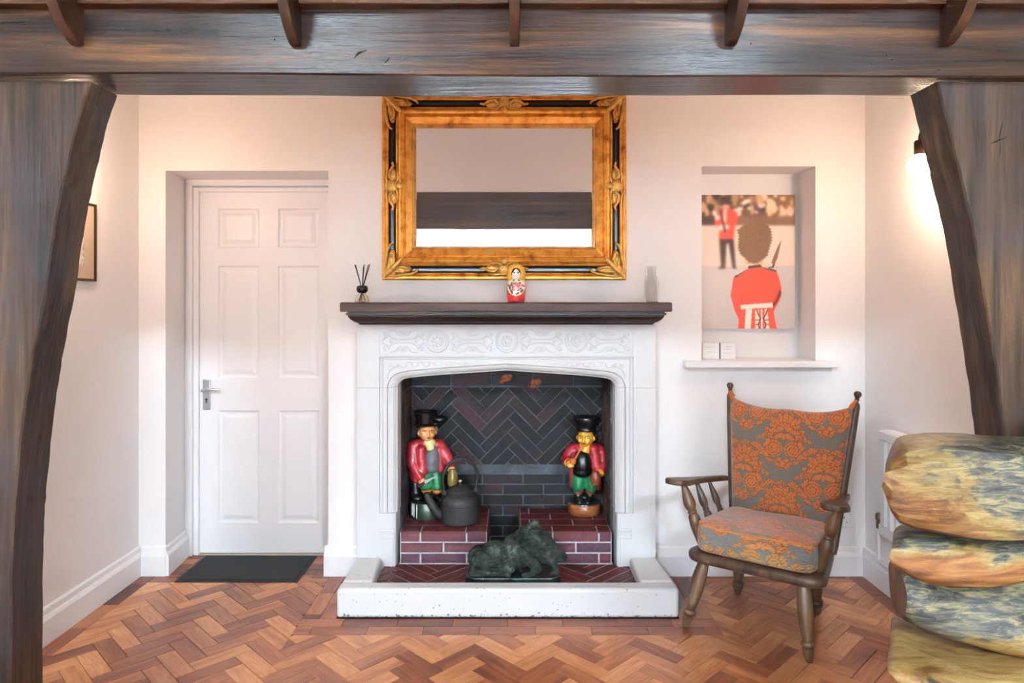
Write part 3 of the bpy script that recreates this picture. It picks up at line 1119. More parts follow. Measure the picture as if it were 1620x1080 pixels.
# ------------------------------------------------------------------ firebox
TZ = 0.082
FBX0, FBX1, FBY = -0.568, 0.494, 3.78
wb = MB().box(FBX0 - 0.04, FBX1 + 0.04, FBY, FBY + 0.02, 0, 1.40).build('wall_firebox_back', M['soot_mortar']); struct(wb)
wl = MB().box(FBX0 - 0.03, FBX0, 3.47, FBY, 0, 1.40).build('wall_firebox_left', M['soot_mortar']); struct(wl)
wr = MB().box(FBX1, FBX1 + 0.03, 3.47, FBY, 0, 1.40).build('wall_firebox_right', M['soot_mortar']); struct(wr)
struct(MB().box(FBX0 - 0.03, FBX1 + 0.03, 3.47, FBY + 0.02, 1.40, 1.42).build('ceiling_firebox', M['iron']))
PB = Matrix.Translation((0, FBY - 0.006, 0)) @ Matrix.Rotation(math.pi / 2, 4, 'X')
PLm = Matrix(((0, 0, 1, FBX0 + 0.004), (1, 0, 0, 0), (0, 1, 0, 0), (0, 0, 0, 1)))
PRm = Matrix(((0, 0, -1, FBX1 - 0.004), (-1, 0, 0, 0), (0, 1, 0, 0), (0, 0, 0, 1)))


def brick_wall(layer, x0, x1, offx):
    Lb, Wb, g = 0.222, 0.0575, 0.0065
    runs(layer, x0, x1, TZ if layer.parent is wb else 0.241, 0.425, 0.225, 0.0572, 0.008, 0.06)
    for c, ang in herring(Lb, Wb, x0, x1, 0.475, 0.905, (offx, 0.01)):
        p_ = clip_rect(rect_poly(c, ang, Lb - g, Wb - g), x0 + 0.002, x1 - 0.002, 0.478, 0.903)
        if len(p_) < 3 or area(p_) < 0.0004: continue
        layer.put(p_, c, ang, 'full' if abs(area(p_) - (Lb - g) * (Wb - g)) < 1e-7 else None)
    runs(layer, x0, x1, 0.912, 1.13, 0.225, 0.108, 0.006, 0.0)
    layer.put([(x0, 0.428), (x1, 0.428), (x1, 0.472), (x0, 0.472)], ((x0 + x1) / 2, 0.45), 0.0) if False else None


brick_wall(Layer('brick', M['brick_back'], wb, PB, 0.010, 0.0015, 0.001), FBX0, FBX1, -0.11)
brick_wall(Layer('brick', M['brick_side'], wl, PLm, 0.006, 0.0012, 0.001), 3.47, FBY, 0.0)
brick_wall(Layer('brick', M['brick_side'], wr, PRm, 0.006, 0.0012, 0.001), -FBY, -3.47, 0.0)

rust = plain('rusty_iron', (138, 74, 46), 0.9, bump=0.8, bscale=90, var=0.5, vscale=40)
for px, py, r_ in ((801, 598, 0.030), (793, 603, 0.018), (848, 605, 0.030), (842, 612, 0.016)):
    p = W(px, py, FBY - 0.02)
    o = blob('rust_lump', [('e', p, (r_, 0.02, r_ * 0.7)), ('e', p + Vector((r_ * 0.6, 0, r_ * 0.3)), (r_ * 0.5, 0.015, r_ * 0.5))], rust, wb, 0.004, 2, disp=0.008, dscale=0.015)
p = W(857, 786, FBY - 0.012)
MB().tube([(p.x + 0.013 * math.cos(t_), p.y - 0.004, p.z + 0.013 * math.sin(t_)) for t_ in np.linspace(0, 2 * math.pi, 20)], 0.0035, 8).build('iron_ring', M['iron'], wb, smooth=True)

# ------------------------------------------------------------------ hearth: tiles, kerb, two brick ledges
hearth = thing('hearth', 'raised red brick hearth with chipped white painted kerb in front of fireplace', 'hearth', (-0.03, 3.15, 0), 0, worldparts=True)
bed = MB().box(-0.632, 0.567, 3.03, 3.339, 0, TZ - 0.003).box(-0.568, 0.494, 3.339, FBY, 0, TZ - 0.003).build('mortar_bed', M['mortar'], hearth)
ht = Layer('hearth_brick', M['tile'], hearth, Matrix.Translation((0, 0, TZ)), 0.01, 0.0012, 0.0008)
for c, ang in herring(0.262, 0.058, -0.64, 0.58, 3.03, 3.372, (0.04, 0)):
    p_ = clip_rect(rect_poly(c, ang, 0.262 - 0.006, 0.058 - 0.006), -0.632, 0.567, 3.03, 3.366)
    if len(p_) < 3 or area(p_) < 0.0004: continue
    o = ht.put(p_, c, ang, 'full' if abs(area(p_) - 0.256 * 0.052) < 1e-7 else None)
    o.matrix_parent_inverse = hearth.matrix_basis.inverted()
runs_o = Layer('hearth_brick', M['brick_back'], hearth, Matrix.Translation((0, 0, TZ)), 0.01, 0.0012, 0.0008)
n0 = set(hearth.children)
runs(runs_o, -0.128, 0.032, 3.376, FBY - 0.01, 0.222, 0.1, 0.008)
for o in set(hearth.children) - n0: o.matrix_parent_inverse = hearth.matrix_basis.inverted()
KH = 0.128
def kerb(poly, z):
    return MB().prism(poly, lambda u, v, w: (u, v, w), 0, z).build('kerb', M['kerb'], hearth, bevel=0.016, seg=4)
kerb([(HX0, HY0), (HX1, HY0), (HX1, 3.045), (HX0, 3.045)], KH)
kerb([(HX0 + 0.003, 3.0455), (-0.625, 3.0455), (-0.642, 3.338), (HX0 + 0.006, 3.338)], KH + 0.001)
kerb([(0.565, 3.0455), (HX1 - 0.003, 3.0455), (HX1 - 0.02, 3.338), (0.569, 3.338)], KH + 0.001)


def ledge(x0, x1, label, inner_side):
    t = thing('brick_ledge', label, 'ledge', ((x0 + x1) / 2, 3.55, TZ), 0, group='brick ledges in the firebox', worldparts=True)
    core = MB().box(x0, x1, 3.376, FBY - 0.012, TZ - 0.003, 0.2355).build('mortar_core', M['mortar'], t)
    pf = Matrix.Translation((0, 3.370, 0)) @ Matrix.Rotation(math.pi / 2, 4, 'X')
    n0 = set(t.children)
    runs(Layer('brick', M['brick_ledge'], t, pf, 0.010, 0.002, 0.0012), x0 + 0.001, x1, TZ, 0.2405, 0.228, 0.0528, 0.0095, 0.10 if inner_side > 0 else 0.16)
    runs(Layer('brick', M['brick_top'], t, Matrix.Translation((0, 0, 0.241)), 0.009, 0.0015, 0.0008), x0 + 0.001, x1 - 0.001, 3.37, FBY - 0.012, 0.222, 0.098, 0.007, 0.10 if inner_side > 0 else 0.16)
    xe = x1 if inner_side > 0 else x0
    ps = Matrix(((0, 0, inner_side, xe + 0.004 * inner_side), (inner_side, 0, 0, 0), (0, 1, 0, 0), (0, 0, 0, 1)))
    a, c2 = (3.378, FBY - 0.012) if inner_side > 0 else (-FBY + 0.012, -3.378)
    runs(Layer('brick', M['brick_ledge'], t, ps, 0.006, 0.0015, 0.0008), a, c2, TZ, 0.2405, 0.225, 0.0528, 0.009, 0.1)
    for o in set(t.children) - n0: o.matrix_parent_inverse = t.matrix_basis.inverted()
    return t


ledge(FBX0 + 0.008, -0.131, 'purple-red brick ledge with pale mortar under the kettle', 1)
ledge(0.034, FBX1 - 0.008, 'purple-red brick ledge behind the boar, under the pipe smoking figure', -1)

# ------------------------------------------------------------------ gilt mirror
mir_t = thing('wall_mirror', 'large rectangular wall mirror in ornate gold and black frame above the mantel', 'mirror', W(797, 443, 3.40), 0, worldparts=True)
MYF = 3.40
msx = MYF / F
mL, mR = (603.5 - CX) * msx, (991.5 - CX) * msx
mB, mT = EYE - (442.5 - CY) * msx, EYE - (146.5 - CY) * msx
# (inset px, proud metres from wall, material 0 gilt / 1 black)
fp = [(0, 0.0, 0), (0, 0.034, 0), (2, 0.042, 0), (5, 0.043, 0), (7, 0.038, 0), (9, 0.042, 0), (11, 0.038, 0), (11.5, 0.034, 1), (14, 0.026, 1), (18, 0.026, 1), (22, 0.036, 1), (23, 0.042, 0), (24.5, 0.044, 0),
      (25.5, 0.047, 0), (28, 0.058, 0), (31, 0.062, 0), (34, 0.058, 0), (36, 0.050, 0), (37, 0.044, 0), (38, 0.046, 0), (39, 0.044, 0), (46, 0.036, 0), (48, 0.034, 0), (49, 0.037, 0), (50.5, 0.034, 0), (50.5, 0.014, 0)]


def mring(ins, d):
    i = ins * msx
    y = YW - d
    return [(mL + i, y, mB + i), (mR - i, y, mB + i), (mR - i, y, mT - i), (mL + i, y, mT - i)]


b = MB()
for (i0, d0, m0), (i1, d1, m1) in zip(fp[:-1], fp[1:]):
    A, B_ = mring(i0, d0), mring(i1, d1)
    for k in range(4):
        j = (k + 1) % 4
        b.add([A[k], A[j], B_[j], B_[k]], [(0, 1, 2, 3)], m0 if m0 == m1 else (1 if m1 == 1 else 0))
b.build('frame', [M['gilt'], M['black_lacquer']], mir_t)
g0, g1 = mring(50, 0.016), mring(54.5, 0.0195)
MB().add(g1, [(0, 1, 2, 3)]).add(g0 + g1, [(k, (k + 1) % 4, 4 + (k + 1) % 4, 4 + k) for k in range(4)]).build('mirror_glass', M['mirror'], mir_t)
MB().box(mL + 0.01, mR - 0.01, YW - 0.012, YW - 0.001, mB + 0.01, mT - 0.01).build('backing_board', M['black'], mir_t)


def orn(name, fn, strokes, leaves, parent):
    """acanthus ornament: fn maps (u px along, v px across outward) to world at depth d"""
    b = MB()
    for pts, r in strokes:
        b.tube([fn(u, v, d) for u, v, d in pts], [r * msx * k for k in np.interp(np.linspace(0, 1, len(pts)), [0, .5, 1], [0.6, 1.0, 0.5])], 8)
    for (u, v, d, ru, rv) in leaves:
        c = Vector(fn(u, v, d))
        eu = (Vector(fn(u + 1, v, d)) - c) * ru
        ev = (Vector(fn(u, v + 1, d)) - c) * rv
        seg = 14
        R2 = []
        for lv in range(4):
            a = lv / 3 * math.pi / 2
            R2.append([c + eu * math.cos(2 * math.pi * k / seg) * max(math.cos(a), .01) * (1 + 0.12 * math.cos(6 * math.pi * k / seg * 2)) + ev * math.sin(2 * math.pi * k / seg) * max(math.cos(a), .01) + Vector((0, -0.012 * math.sin(a), 0)) for k in range(seg)])
        b.rings(R2)
    return b.build(name, M['gilt_orn'], parent, smooth=True, angle=60)


def frame_fn(side):
    cx_, cz_ = (mL + mR) / 2, (mB + mT) / 2
    hx, hz = (mR - mL) / 2, (mT - mB) / 2

    def f(u, v, d):
        # u along the side from its middle, v px in from the outer edge
        if side == 'b': return (cx_ + u * msx, YW - d, mB + v * msx)
        if side == 't': return (cx_ + u * msx, YW - d, mT - v * msx)
        if side == 'l': return (mL + v * msx, YW - d, cz_ + u * msx)
        return (mR - v * msx, YW - d, cz_ + u * msx)
    return f


for side in 'btlr':
    f_ = frame_fn(side)
    S = []
    for s in (-1, 1):
        S.append(([(s * 38, 17, .042), (s * 32, 19, .046), (s * 24, 14, .05), (s * 15, 13, .054), (s * 9, 18, .056), (s * 12, 22, .054)], 3.0))
        S.append(([(s * 6, 9, .05), (s * 14, 8, .05), (s * 22, 9.5, .048)], 2.6))
        S.append(([(s * 4, 24, .056), (s * 12, 27, .058), (s * 22, 26, .056)], 2.2))
    Lv = [(0, 17, .046, 12, 11), (-16, 18, .040, 14, 8), (16, 18, .040, 14, 8), (0, 29, .056, 6, 7), (0, 9, .046, 8, 4)]
    orn('frame_ornament', f_, S, Lv, mir_t)
for ix, iz in ((0, 0), (1, 0), (1, 1), (0, 1)):
    ox, sx = (mL, 1) if ix == 0 else (mR, -1)
    oz, sz = (mB, 1) if iz == 0 else (mT, -1)

    def f_(u, v, d):
        return (ox + sx * u * msx, YW - d, oz + sz * v * msx)
    S = [([(5, 5, .048), (14, 13, .055), (24, 24, .062), (33, 33, .062)], 5.0)]
    for sw in (0, 1):
        q = (lambda pts: [(v, u, d) for u, v, d in pts]) if sw else (lambda pts: pts)
        S.append((q([(10, 6, .05), (24, 6, .052), (36, 8, .05), (46, 9, .047), (55, 13, .043), (58, 17, .042)]), 3.0))
        S.append((q([(22, 19, .054), (32, 21, .052), (40, 19, .05), (44, 15, .048), (40, 13, .048)]), 2.6))
        S.append((q([(16, 12, .052), (26, 13, .05), (34, 12, .048)]), 2.4))
    Lv = [(14, 14, .046, 10, 10), (28, 15, .04, 13, 7), (15, 28, .04, 7, 13), (40, 17, .036, 8, 5), (17, 40, .036, 5, 8)]
    orn('corner_ornament', f_, S, Lv, mir_t)

# ------------------------------------------------------------------ canvas print of a guardsman in the niche
def raster(w, h):
    return np.zeros((h, w, 3))


def inside(px, py, poly):
    c = np.zeros(px.shape, bool)
    n = len(poly)
    j = n - 1
    for i in range(n):
        xi, yi = poly[i]; xj, yj = poly[j]
        if yi != yj:
            cond = ((yi > py) != (yj > py)) & (px < (xj - xi) * (py - yi) / (yj - yi) + xi)
            c ^= cond
        j = i
    return c


def blur(a, k):
    for ax in (0, 1):
        pad = [(0, 0)] * a.ndim; pad[ax] = (k, k)
        p = np.pad(a, pad, mode='edge')
        cs = np.cumsum(p, axis=ax)
        z = np.zeros_like(np.take(cs, [0], axis=ax))
        cs = np.concatenate([z, cs], axis=ax)
        n = a.shape[ax]
        a = (np.take(cs, range(2 * k + 1, 2 * k + 1 + n), axis=ax) - np.take(cs, range(0, n), axis=ax)) / (2 * k + 1)
    return a


def guard_picture(nx, ny):
    # coordinates: pixel frame of an enlarged view, x 35..590, y 66..857
    X, Y = np.meshgrid(np.linspace(35, 590, nx), np.linspace(66, 857, ny))
    r = np.random.RandomState(11)
    img = np.zeros((ny, nx, 3))
    img[:] = (226, 207, 192)
    img[Y > 496] = (200, 190, 184)
    g = np.clip((Y - 496) / 361, 0, 1)[..., None]
    img = np.where((Y > 496)[..., None], np.array((204, 195, 190)) * (1 - 0.04 * g), img)
    img[(Y > 488) & (Y < 497)] = (196, 184, 174)
    img[Y < 245] = (108, 78, 58)
    for k in range(70):
        x, y, rx, ry = r.uniform(35, 590), r.uniform(66, 190), r.uniform(6, 24), r.uniform(8, 34)
        col = [(240, 222, 205), (60, 40, 32), (172, 130, 96), (230, 205, 190), (90, 70, 76), (200, 160, 120)][r.randint(6)]
        if x > 400 and r.rand() < 0.5: col = (232, 206, 176)
        img[((X - x) / rx) ** 2 + ((Y - y) / ry) ** 2 < 1] = col
    img[(Y > 192) & (Y < 245)] = (112, 80, 60)
    img[(Y > 192) & (Y < 240) & (np.sin(X * 0.35) > 0.55)] = (150, 116, 88)
    img[(Y > 192) & (Y < 245) & (X < 140)] = (74, 52, 42)
    warm = np.clip((X - 380) / 200, 0, 1)[..., None] * np.clip((260 - Y) / 120, 0, 1)[..., None]
    img = img * (1 - 0.35 * warm) + np.array((214, 160, 104)) * 0.35 * warm
    # far guard, out of focus
    far = img.copy()
    def fp_(poly, col): far[inside(X, Y, poly)] = col
    fp_([(152, 72), (216, 72), (214, 128), (158, 128)], (66, 44, 36))
    fp_([(168, 122), (205, 122), (208, 150), (170, 150)], (222, 150, 120))
    fp_([(160, 155), (205, 145), (250, 165), (260, 215), (240, 250), (232, 328), (146, 328), (148, 262), (120, 240), (125, 195)], (236, 84, 66))
    fp_([(176, 150), (192, 150), (188, 235), (168, 228)], (240, 200, 178))
    fp_([(120, 190), (150, 185), (150, 212), (124, 218)], (238, 214, 205))
    fp_([(138, 248), (180, 240), (206, 250), (196, 272), (150, 276)], (240, 226, 220))
    fp_([(146, 150), (158, 150), (190, 285), (178, 290)], (70, 46, 40))
    fp_([(148, 328), (232, 328), (243, 496), (226, 496), (202, 352), (190, 352), (183, 496), (160, 496)], (62, 44, 36))
    fp_([(134, 500), (160, 488), (186, 492), (184, 502)], (58, 42, 36))
    fp_([(222, 500), (226, 488), (244, 490), (248, 502)], (58, 42, 36))
    img = blur(blur(blur(far, 3), 2), 2)
    def P_(poly, col): img[inside(X, Y, poly)] = col
    # near guard, sharp
    red = (240, 88, 68)
    P_([(290, 420), (300, 470), (325, 478), (400, 478), (405, 450), (390, 430)], (226, 178, 152))
    hat = [(262, 300), (258, 380), (272, 420), (300, 440), (318, 462), (345, 472), (372, 470), (398, 452), (430, 425), (440, 385), (456, 330), (452, 280), (436, 250), (405, 234), (368, 229), (325, 230), (290, 244), (262, 268), (250, 278)]
    m = inside(X + 5 * np.sin(Y * 0.9) + 3 * np.sin(Y * 0.37), Y + 5 * np.sin(X * 0.8), hat)
    fur = r.rand(ny, nx)[..., None]
    shade = 0.9 + 0.3 * (fur - 0.5)
    img[m] = (np.array((134, 98, 66)) * shade)[m]
    P_([(318, 486), (388, 476), (398, 492), (316, 502)], (84, 66, 48))
    P_([(316, 502), (398, 492), (440, 500), (484, 520), (498, 560), (512, 615), (508, 668), (470, 745), (466, 760), (472, 800), (486, 857), (258, 857), (262, 802), (236, 745), (214, 665), (222, 610), (230, 556), (250, 540)], red)
    P_([(458, 762), (500, 690), (494, 640), (462, 690)], (206, 68, 54))
    P_([(460, 735), (506, 668), (512, 640), (500, 620), (480, 690), (458, 712)], (120, 56, 44))
    P_([(262, 800), (286, 620), (282, 720), (272, 742)], (196, 66, 52))
    P_([(248, 556), (310, 508), (314, 504), (250, 540)], (120, 88, 74))
    P_([(398, 492), (450, 502), (488, 526), (470, 520), (420, 508)], (130, 96, 80))
    P_([(236, 545), (250, 538), (258, 548), (246, 558)], (80, 74, 84))
    P_([(440, 498), (484, 512), (480, 520), (436, 506)], (90, 74, 58))
    P_([(512, 330), (488, 440), (474, 470), (452, 470), (466, 430), (490, 370)], (126, 94, 64))
    P_([(462, 470), (474, 470), (466, 498), (434, 498), (434, 492), (456, 490)], (76, 60, 46))
    P_([(272, 716), (458, 702), (462, 730), (274, 742)], (240, 224, 212))
    P_([(302, 742), (340, 738), (332, 857), (296, 857)], (240, 222, 212))
    P_([(358, 745), (428, 738), (442, 857), (358, 857)], (240, 214, 202))
    P_([(378, 742), (414, 739), (412, 857), (384, 857)], red)
    P_([(391, 740), (399, 740), (402, 857), (392, 857)], (244, 226, 216))
    for x0, s in ((376, 1), (420, -1)):
        pts = [(x0 - s * 12, 742), (x0 + s * 2, 775), (x0 + s * 14, 792), (x0 + s * 8, 812), (x0, 830), (x0 + s * 6, 857)]
        for (x1, y1), (x2, y2) in zip(pts[:-1], pts[1:]):
            t = np.clip(((X - x1) * (x2 - x1) + (Y - y1) * (y2 - y1)) / ((x2 - x1) ** 2 + (y2 - y1) ** 2), 0, 1)
            img[(X - x1 - t * (x2 - x1)) ** 2 + (Y - y1 - t * (y2 - y1)) ** 2 < 10] = (96, 44, 36)
    for yy in (803, 830):
        P_([(358, yy), (384, yy - 2), (384, yy + 3), (358, yy + 4)], (110, 60, 48))
        P_([(414, yy), (438, yy - 2), (440, yy + 3), (414, yy + 4)], (110, 60, 48))
    img = blur(img, 1) * 0.5 + img * 0.5
    return np.clip(img * 1.07, 0, 255)


def picture_grid(name, nx, ny, fn, img, mat, parent):
    """flat print: grid of points with the print's colours"""
    u, v = np.meshgrid(np.linspace(0, 1, nx), np.linspace(0, 1, ny))
    o_, ux, vz = [np.array(q) for q in fn]
    P_ = o_[None, :] + u.ravel()[:, None] * ux[None, :] + v.ravel()[:, None] * vz[None, :]
    idx = np.arange(nx * ny).reshape(ny, nx)
    fs = np.stack([idx[1:, :-1].ravel(), idx[1:, 1:].ravel(), idx[:-1, 1:].ravel(), idx[:-1, :-1].ravel()], 1)
    me = bpy.data.meshes.new(name)
    me.from_pydata(P_.tolist(), [], fs.tolist())
    me.materials.append(mat)
    vcol(me, srgb2lin(img.reshape(-1, 3)))
    return link(name, me, parent)


cv = thing('canvas_print', 'canvas print of a guardsman in red tunic and bearskin seen from behind', 'picture', W(1183, 520, 3.622), 0, worldparts=True)
cx0, cx1 = 0.991, 1.495
cz0, cz1 = W(0, 520, 3.622).z, W(0, 308, 3.622).z
MB().box(cx0, cx1, 3.624, 3.653, cz0, cz1).build('canvas_body', plain('canvas_edge', (206, 190, 178), 0.8), cv, bevel=0.002)
NXg, NYg = 250, 356
picture_grid('printed_picture', NXg, NYg, ((cx0, 3.6235, cz1), (cx1 - cx0, 0, 0), (0, 0, cz0 - cz1)), guard_picture(NXg, NYg), vc_mat('canvas_ink', 0.7), cv)

# two small cards on the sill
cardm = plain('white_card', (226, 226, 226), 0.6)
cardp = plain('card_print', (178, 178, 180), 0.6)
carde = plain('card_edge_cream', (206, 186, 150), 0.7)
for px0, px1, lab, d in ((1110, 1137.5, 'small white card with cream edge on the niche sill, left of its pair', 0), (1139, 1163, 'small white card on the niche sill, right of its pair', 1)):
    x0, x1 = W(px0, 0, 3.53).x, W(px1, 0, 3.53).x
    t = thing('standing_card', lab, 'card', ((x0 + x1) / 2, 3.53, 1.08), 0, 'cards on the niche sill', worldparts=True)
    MB().box(x0, x1, 3.525, 3.545, 1.081, 1.081 + 0.083).build('card_body', cardm, t, bevel=0.001)
    MB().box(x0, x0 + 0.004, 3.5245, 3.546, 1.081, 1.164).build('spine', carde if not d else cardp, t)
    for k, (a, c2, zz) in enumerate(((0.25, 0.8, 0.062), (0.2, 0.7, 0.05), (0.2, 0.75, 0.03)) if d else ((0.2, 0.75, 0.06), (0.3, 0.8, 0.035))):
        MB().box(x0 + (x1 - x0) * a, x0 + (x1 - x0) * c2, 3.5242, 3.526, 1.081 + zz, 1.081 + zz + 0.0022).build('print_line', cardp, t)

# ------------------------------------------------------------------ mantel ornaments
# reed diffuser
p = W(573, 478, 3.30); p.z = MZ
t = thing('reed_diffuser', 'black reed diffuser with dark reeds on the left end of the mantel', 'diffuser', p)
MB().lathe([(0.001, 0), (0.030, 0.001), (0.033, 0.004), (0.033, 0.012), (0.027, 0.030), (0.014, 0.043), (0.012, 0.050), (0.010, 0.050), (0.012, 0.041), (0.024, 0.029), (0.030, 0.012), (0.030, 0.006), (0.001, 0.005)], 28).build('glass_base', M['amber'], t, smooth=True, angle=50)
MB().lathe([(0.001, 0.044), (0.017, 0.045), (0.025, 0.053), (0.0275, 0.064), (0.026, 0.075), (0.021, 0.080), (0.012, 0.0815), (0.001, 0.081)], 28).build('collar', M['black'], t, smooth=True, angle=50)
for ax, ay in ((-0.036, 0.004), (-0.031, -0.004), (0.004, 0.008), (0.011, -0.005), (0.029, 0.003), (0.038, -0.004)):
    q0 = Vector((-ax * 0.42, -ay, 0.008)); q1 = Vector((ax, ay, 0.176 + random.uniform(-0.006, 0.008)))
    MB().tube([q0, q1], 0.0021, 7).build('reed', M['black'], t)

# nesting doll
p = W(816.5, 478, 3.29); p.z = MZ
t = thing('nesting_doll', 'painted nesting doll with yellow headscarf and red floral body on the mantel', 'doll', p)
dp = [(0.0005, 0), (0.038, 0.0005), (0.0405, 0.004), (0.0415, 0.012), (0.0445, 0.030), (0.0465, 0.055), (0.0470, 0.075), (0.0455, 0.092), (0.0430, 0.102), (0.0405, 0.109), (0.0430, 0.117), (0.0455, 0.132), (0.0448, 0.146), (0.0415, 0.160), (0.035, 0.172), (0.025, 0.181), (0.012, 0.186), (0.0005, 0.187)]
tz = np.linspace(0, 1, 110)
arcl = np.concatenate([[0], np.cumsum([math.hypot(dp[i + 1][0] - dp[i][0], dp[i + 1][1] - dp[i][1]) for i in range(len(dp) - 1)])])
rr_ = np.interp(tz * arcl[-1], arcl, [q[0] for q in dp]); zz_ = np.interp(tz * arcl[-1], arcl, [q[1] for q in dp])
SEG = 120
b = MB()
b.rings([[(r_ * math.cos(2 * math.pi * k / SEG), r_ * math.sin(2 * math.pi * k / SEG), z_) for k in range(SEG)] for r_, z_ in zip(rr_, zz_)])
me = b.mesh('doll_body', vc_mat('doll_lacquer', 0.35, 0.8), True)
co = np.array([v.co[:] for v in me.vertices])
X, Z = co[:, 0], co[:, 2]
front = co[:, 1] < 0
cl = np.zeros((len(co), 3)); cl[:] = (214, 40, 48)
cl[Z > 0.104] = (236, 176, 48)
apr = front & (((X / 0.043) ** 2 + ((Z - 0.078) / 0.047) ** 2 < 1)) & (Z < 0.106)
cl[apr] = (240, 226, 168)
apr2 = front & (((X / 0.040) ** 2 + ((Z - 0.079) / 0.043) ** 2 < 1)) & (Z < 0.106)
cl[apr2] = (222, 224, 206)
cl[(Z > 0.088) & (Z < 0.106) & ~apr2] = (226, 196, 176)


def dot(x, z, rx, rz, c, rot=0.0):
    ca, sa = math.cos(rot), math.sin(rot)
    u = (X - x) * ca + (Z - z) * sa; v = -(X - x) * sa + (Z - z) * ca
    cl[front & ((u / rx) ** 2 + (v / rz) ** 2 < 1)] = c


for x, z in ((-0.004, 0.072), (0.010, 0.082), (0.006, 0.063), (-0.012, 0.078), (-0.010, 0.064)):
    dot(x, z, 0.011, 0.010, (206, 72, 78)); dot(x + 0.002, z + 0.002, 0.005, 0.004, (232, 150, 146)); dot(x, z, 0.002, 0.002, (226, 200, 120))
for x, z, ro in ((-0.021, 0.050, 0.4), (0.006, 0.042, -1.2), (0.028, 0.054, -0.5), (-0.010, 0.094, 0.5), (0.000, 0.098, 0), (-0.03, 0.07, 0.2)):
    dot(x, z, 0.0055, 0.011, (22, 92, 54), ro)
for x, z in ((-0.022, 0.090), (-0.024, 0.082), (0.022, 0.066), (0.022, 0.054), (0.028, 0.080)):
    dot(x, z, 0.004, 0.005, (60, 62, 110))
for x, z in ((-0.036, 0.080), (0.036, 0.078), (0.018, 0.092)):
    dot(x, z, 0.006, 0.006, (214, 60, 60))
dot(0, 0.104, 0.020, 0.010, (228, 222, 200)); dot(-0.01, 0.106, 0.008, 0.004, (150, 70, 60), 0.5); dot(0.012, 0.106, 0.008, 0.004, (70, 84, 70), -0.5)
dot(0, 0.138, 0.026, 0.031, (248, 196, 70)); dot(0, 0.137, 0.023, 0.028, (34, 20, 20))
dot(0.0, 0.128, 0.020, 0.022, (236, 230, 224)); 
cl[front & (np.abs(X) < 0.019 - np.clip(Z - 0.140, 0, 1) * 0.95) & (Z > 0.120) & (Z < 0.159)] = (236, 230, 224)
for s in (-1, 1):
    dot(s * 0.0095, 0.1395, 0.0052, 0.0024, (44, 50, 66)); dot(s * 0.0095, 0.1435, 0.006, 0.0011, (70, 54, 48)); dot(s * 0.012, 0.128, 0.004, 0.003, (240, 196, 190))
dot(0, 0.131, 0.002, 0.003, (226, 170, 160)); dot(0, 0.1225, 0.0046, 0.0018, (216, 70, 80))
for k in range(12):
    a = random.uniform(0, 6.28); dot(0.036 * math.cos(a), 0.146 + 0.034 * math.sin(a), 0.0022, 0.0022, (200, 120, 30))
cl[Z < 0.005] = (170, 60, 40)
vcol(me, srgb2lin(cl))
link('doll_body', me, t, angle=70)

# milk bottle
p = W(1030.5, 478, 3.30); p.z = MZ
t = thing('glass_bottle', 'empty clear glass milk bottle on the right end of the mantel', 'bottle', p)
op = [(0.001, 0.0005), (0.030, 0.0005), (0.0335, 0.004), (0.0345, 0.012), (0.0345, 0.085), (0.033, 0.098), (0.027, 0.115), (0.0205, 0.132), (0.0195, 0.160), (0.0215, 0.162), (0.0225, 0.168), (0.0215, 0.174)]
ip = [(r - 0.0028, z) for r, z in op[::-1][:-2]] + [(0.028, 0.008), (0.001, 0.006)]
MB().lathe(op + ip, 40).build('bottle_body', M['glass'], t, smooth=True, angle=50)
b = MB()
b.tube([(0.0345 * math.sin(0.62 * math.cos(a)) , -0.0345 * math.cos(0.62 * math.cos(a)), 0.062 + 0.022 * math.sin(a)) for a in np.linspace(0, 2 * math.pi, 30)], 0.0013, 6)
b.build('embossed_ring', M['glass'], t, smooth=True)

# ------------------------------------------------------------------ wall lamps
bulbm = plain('lit_bulb', (255, 240, 215), 0.3, emit=(255, 217, 186), estr=BULB)


def wall_lamp(bx, by, bz, wx, label):
    t = thing('wall_lamp', label, 'lamp', (wx, by, bz), 0, 'pair of bare bulb wall lamps', worldparts=True)
    s = 1 if wx > 0 else -1
    MB().lathe([(0.001, 0), (0.045, 0), (0.045, 0.7), (0.04, 1), (0.001, 1)], 24, (wx, by, bz + 0.13), (wx - s * 0.02, by, bz + 0.13)).build('backplate', M['brass_dark'], t, smooth=True)
    arm = [(wx - s * 0.01, by, bz + 0.13)] + [(bx + s * 0.05 * (1 - math.sin(a)) , by, bz + 0.115 + 0.05 * math.cos(a) - 0.035) for a in np.linspace(0.0, math.pi / 2, 10)]
    arm = [(wx - s * 0.01, by, bz + 0.13), (bx + s * 0.05, by, bz + 0.145), (bx + s * 0.02, by, bz + 0.148), (bx + s * 0.005, by, bz + 0.138), (bx, by, bz + 0.12), (bx, by, bz + 0.10)]
    MB().tube(arm, 0.006, 10).build('arm', M['brass_dark'], t, smooth=True)
    MB().lathe([(0.001, 0), (0.020, 0), (0.021, 0.01), (0.021, 0.055), (0.017, 0.062), (0.001, 0.062)], 24, (bx, by, bz + 0.043)).build('socket', M['brass_dark'], t, smooth=True)
    MB().lathe([(0.0005, -0.048), (0.018, -0.044), (0.034, -0.033), (0.044, -0.016), (0.0475, 0.0), (0.044, 0.017), (0.034, 0.033), (0.022, 0.044), (0.016, 0.052), (0.001, 0.052)], 28, (bx, by, bz)).build('bulb', bulbm, t, smooth=True)


bp = W(1455, 263, 2.77)
wall_lamp(bp.x, bp.y, bp.z, XR, 'bare globe bulb wall lamp with dark socket on the right wall')
bp = W(131, 263, 2.77)
wall_lamp(bp.x, bp.y, bp.z, XL, 'glowing bulb wall lamp mostly hidden behind the left post')

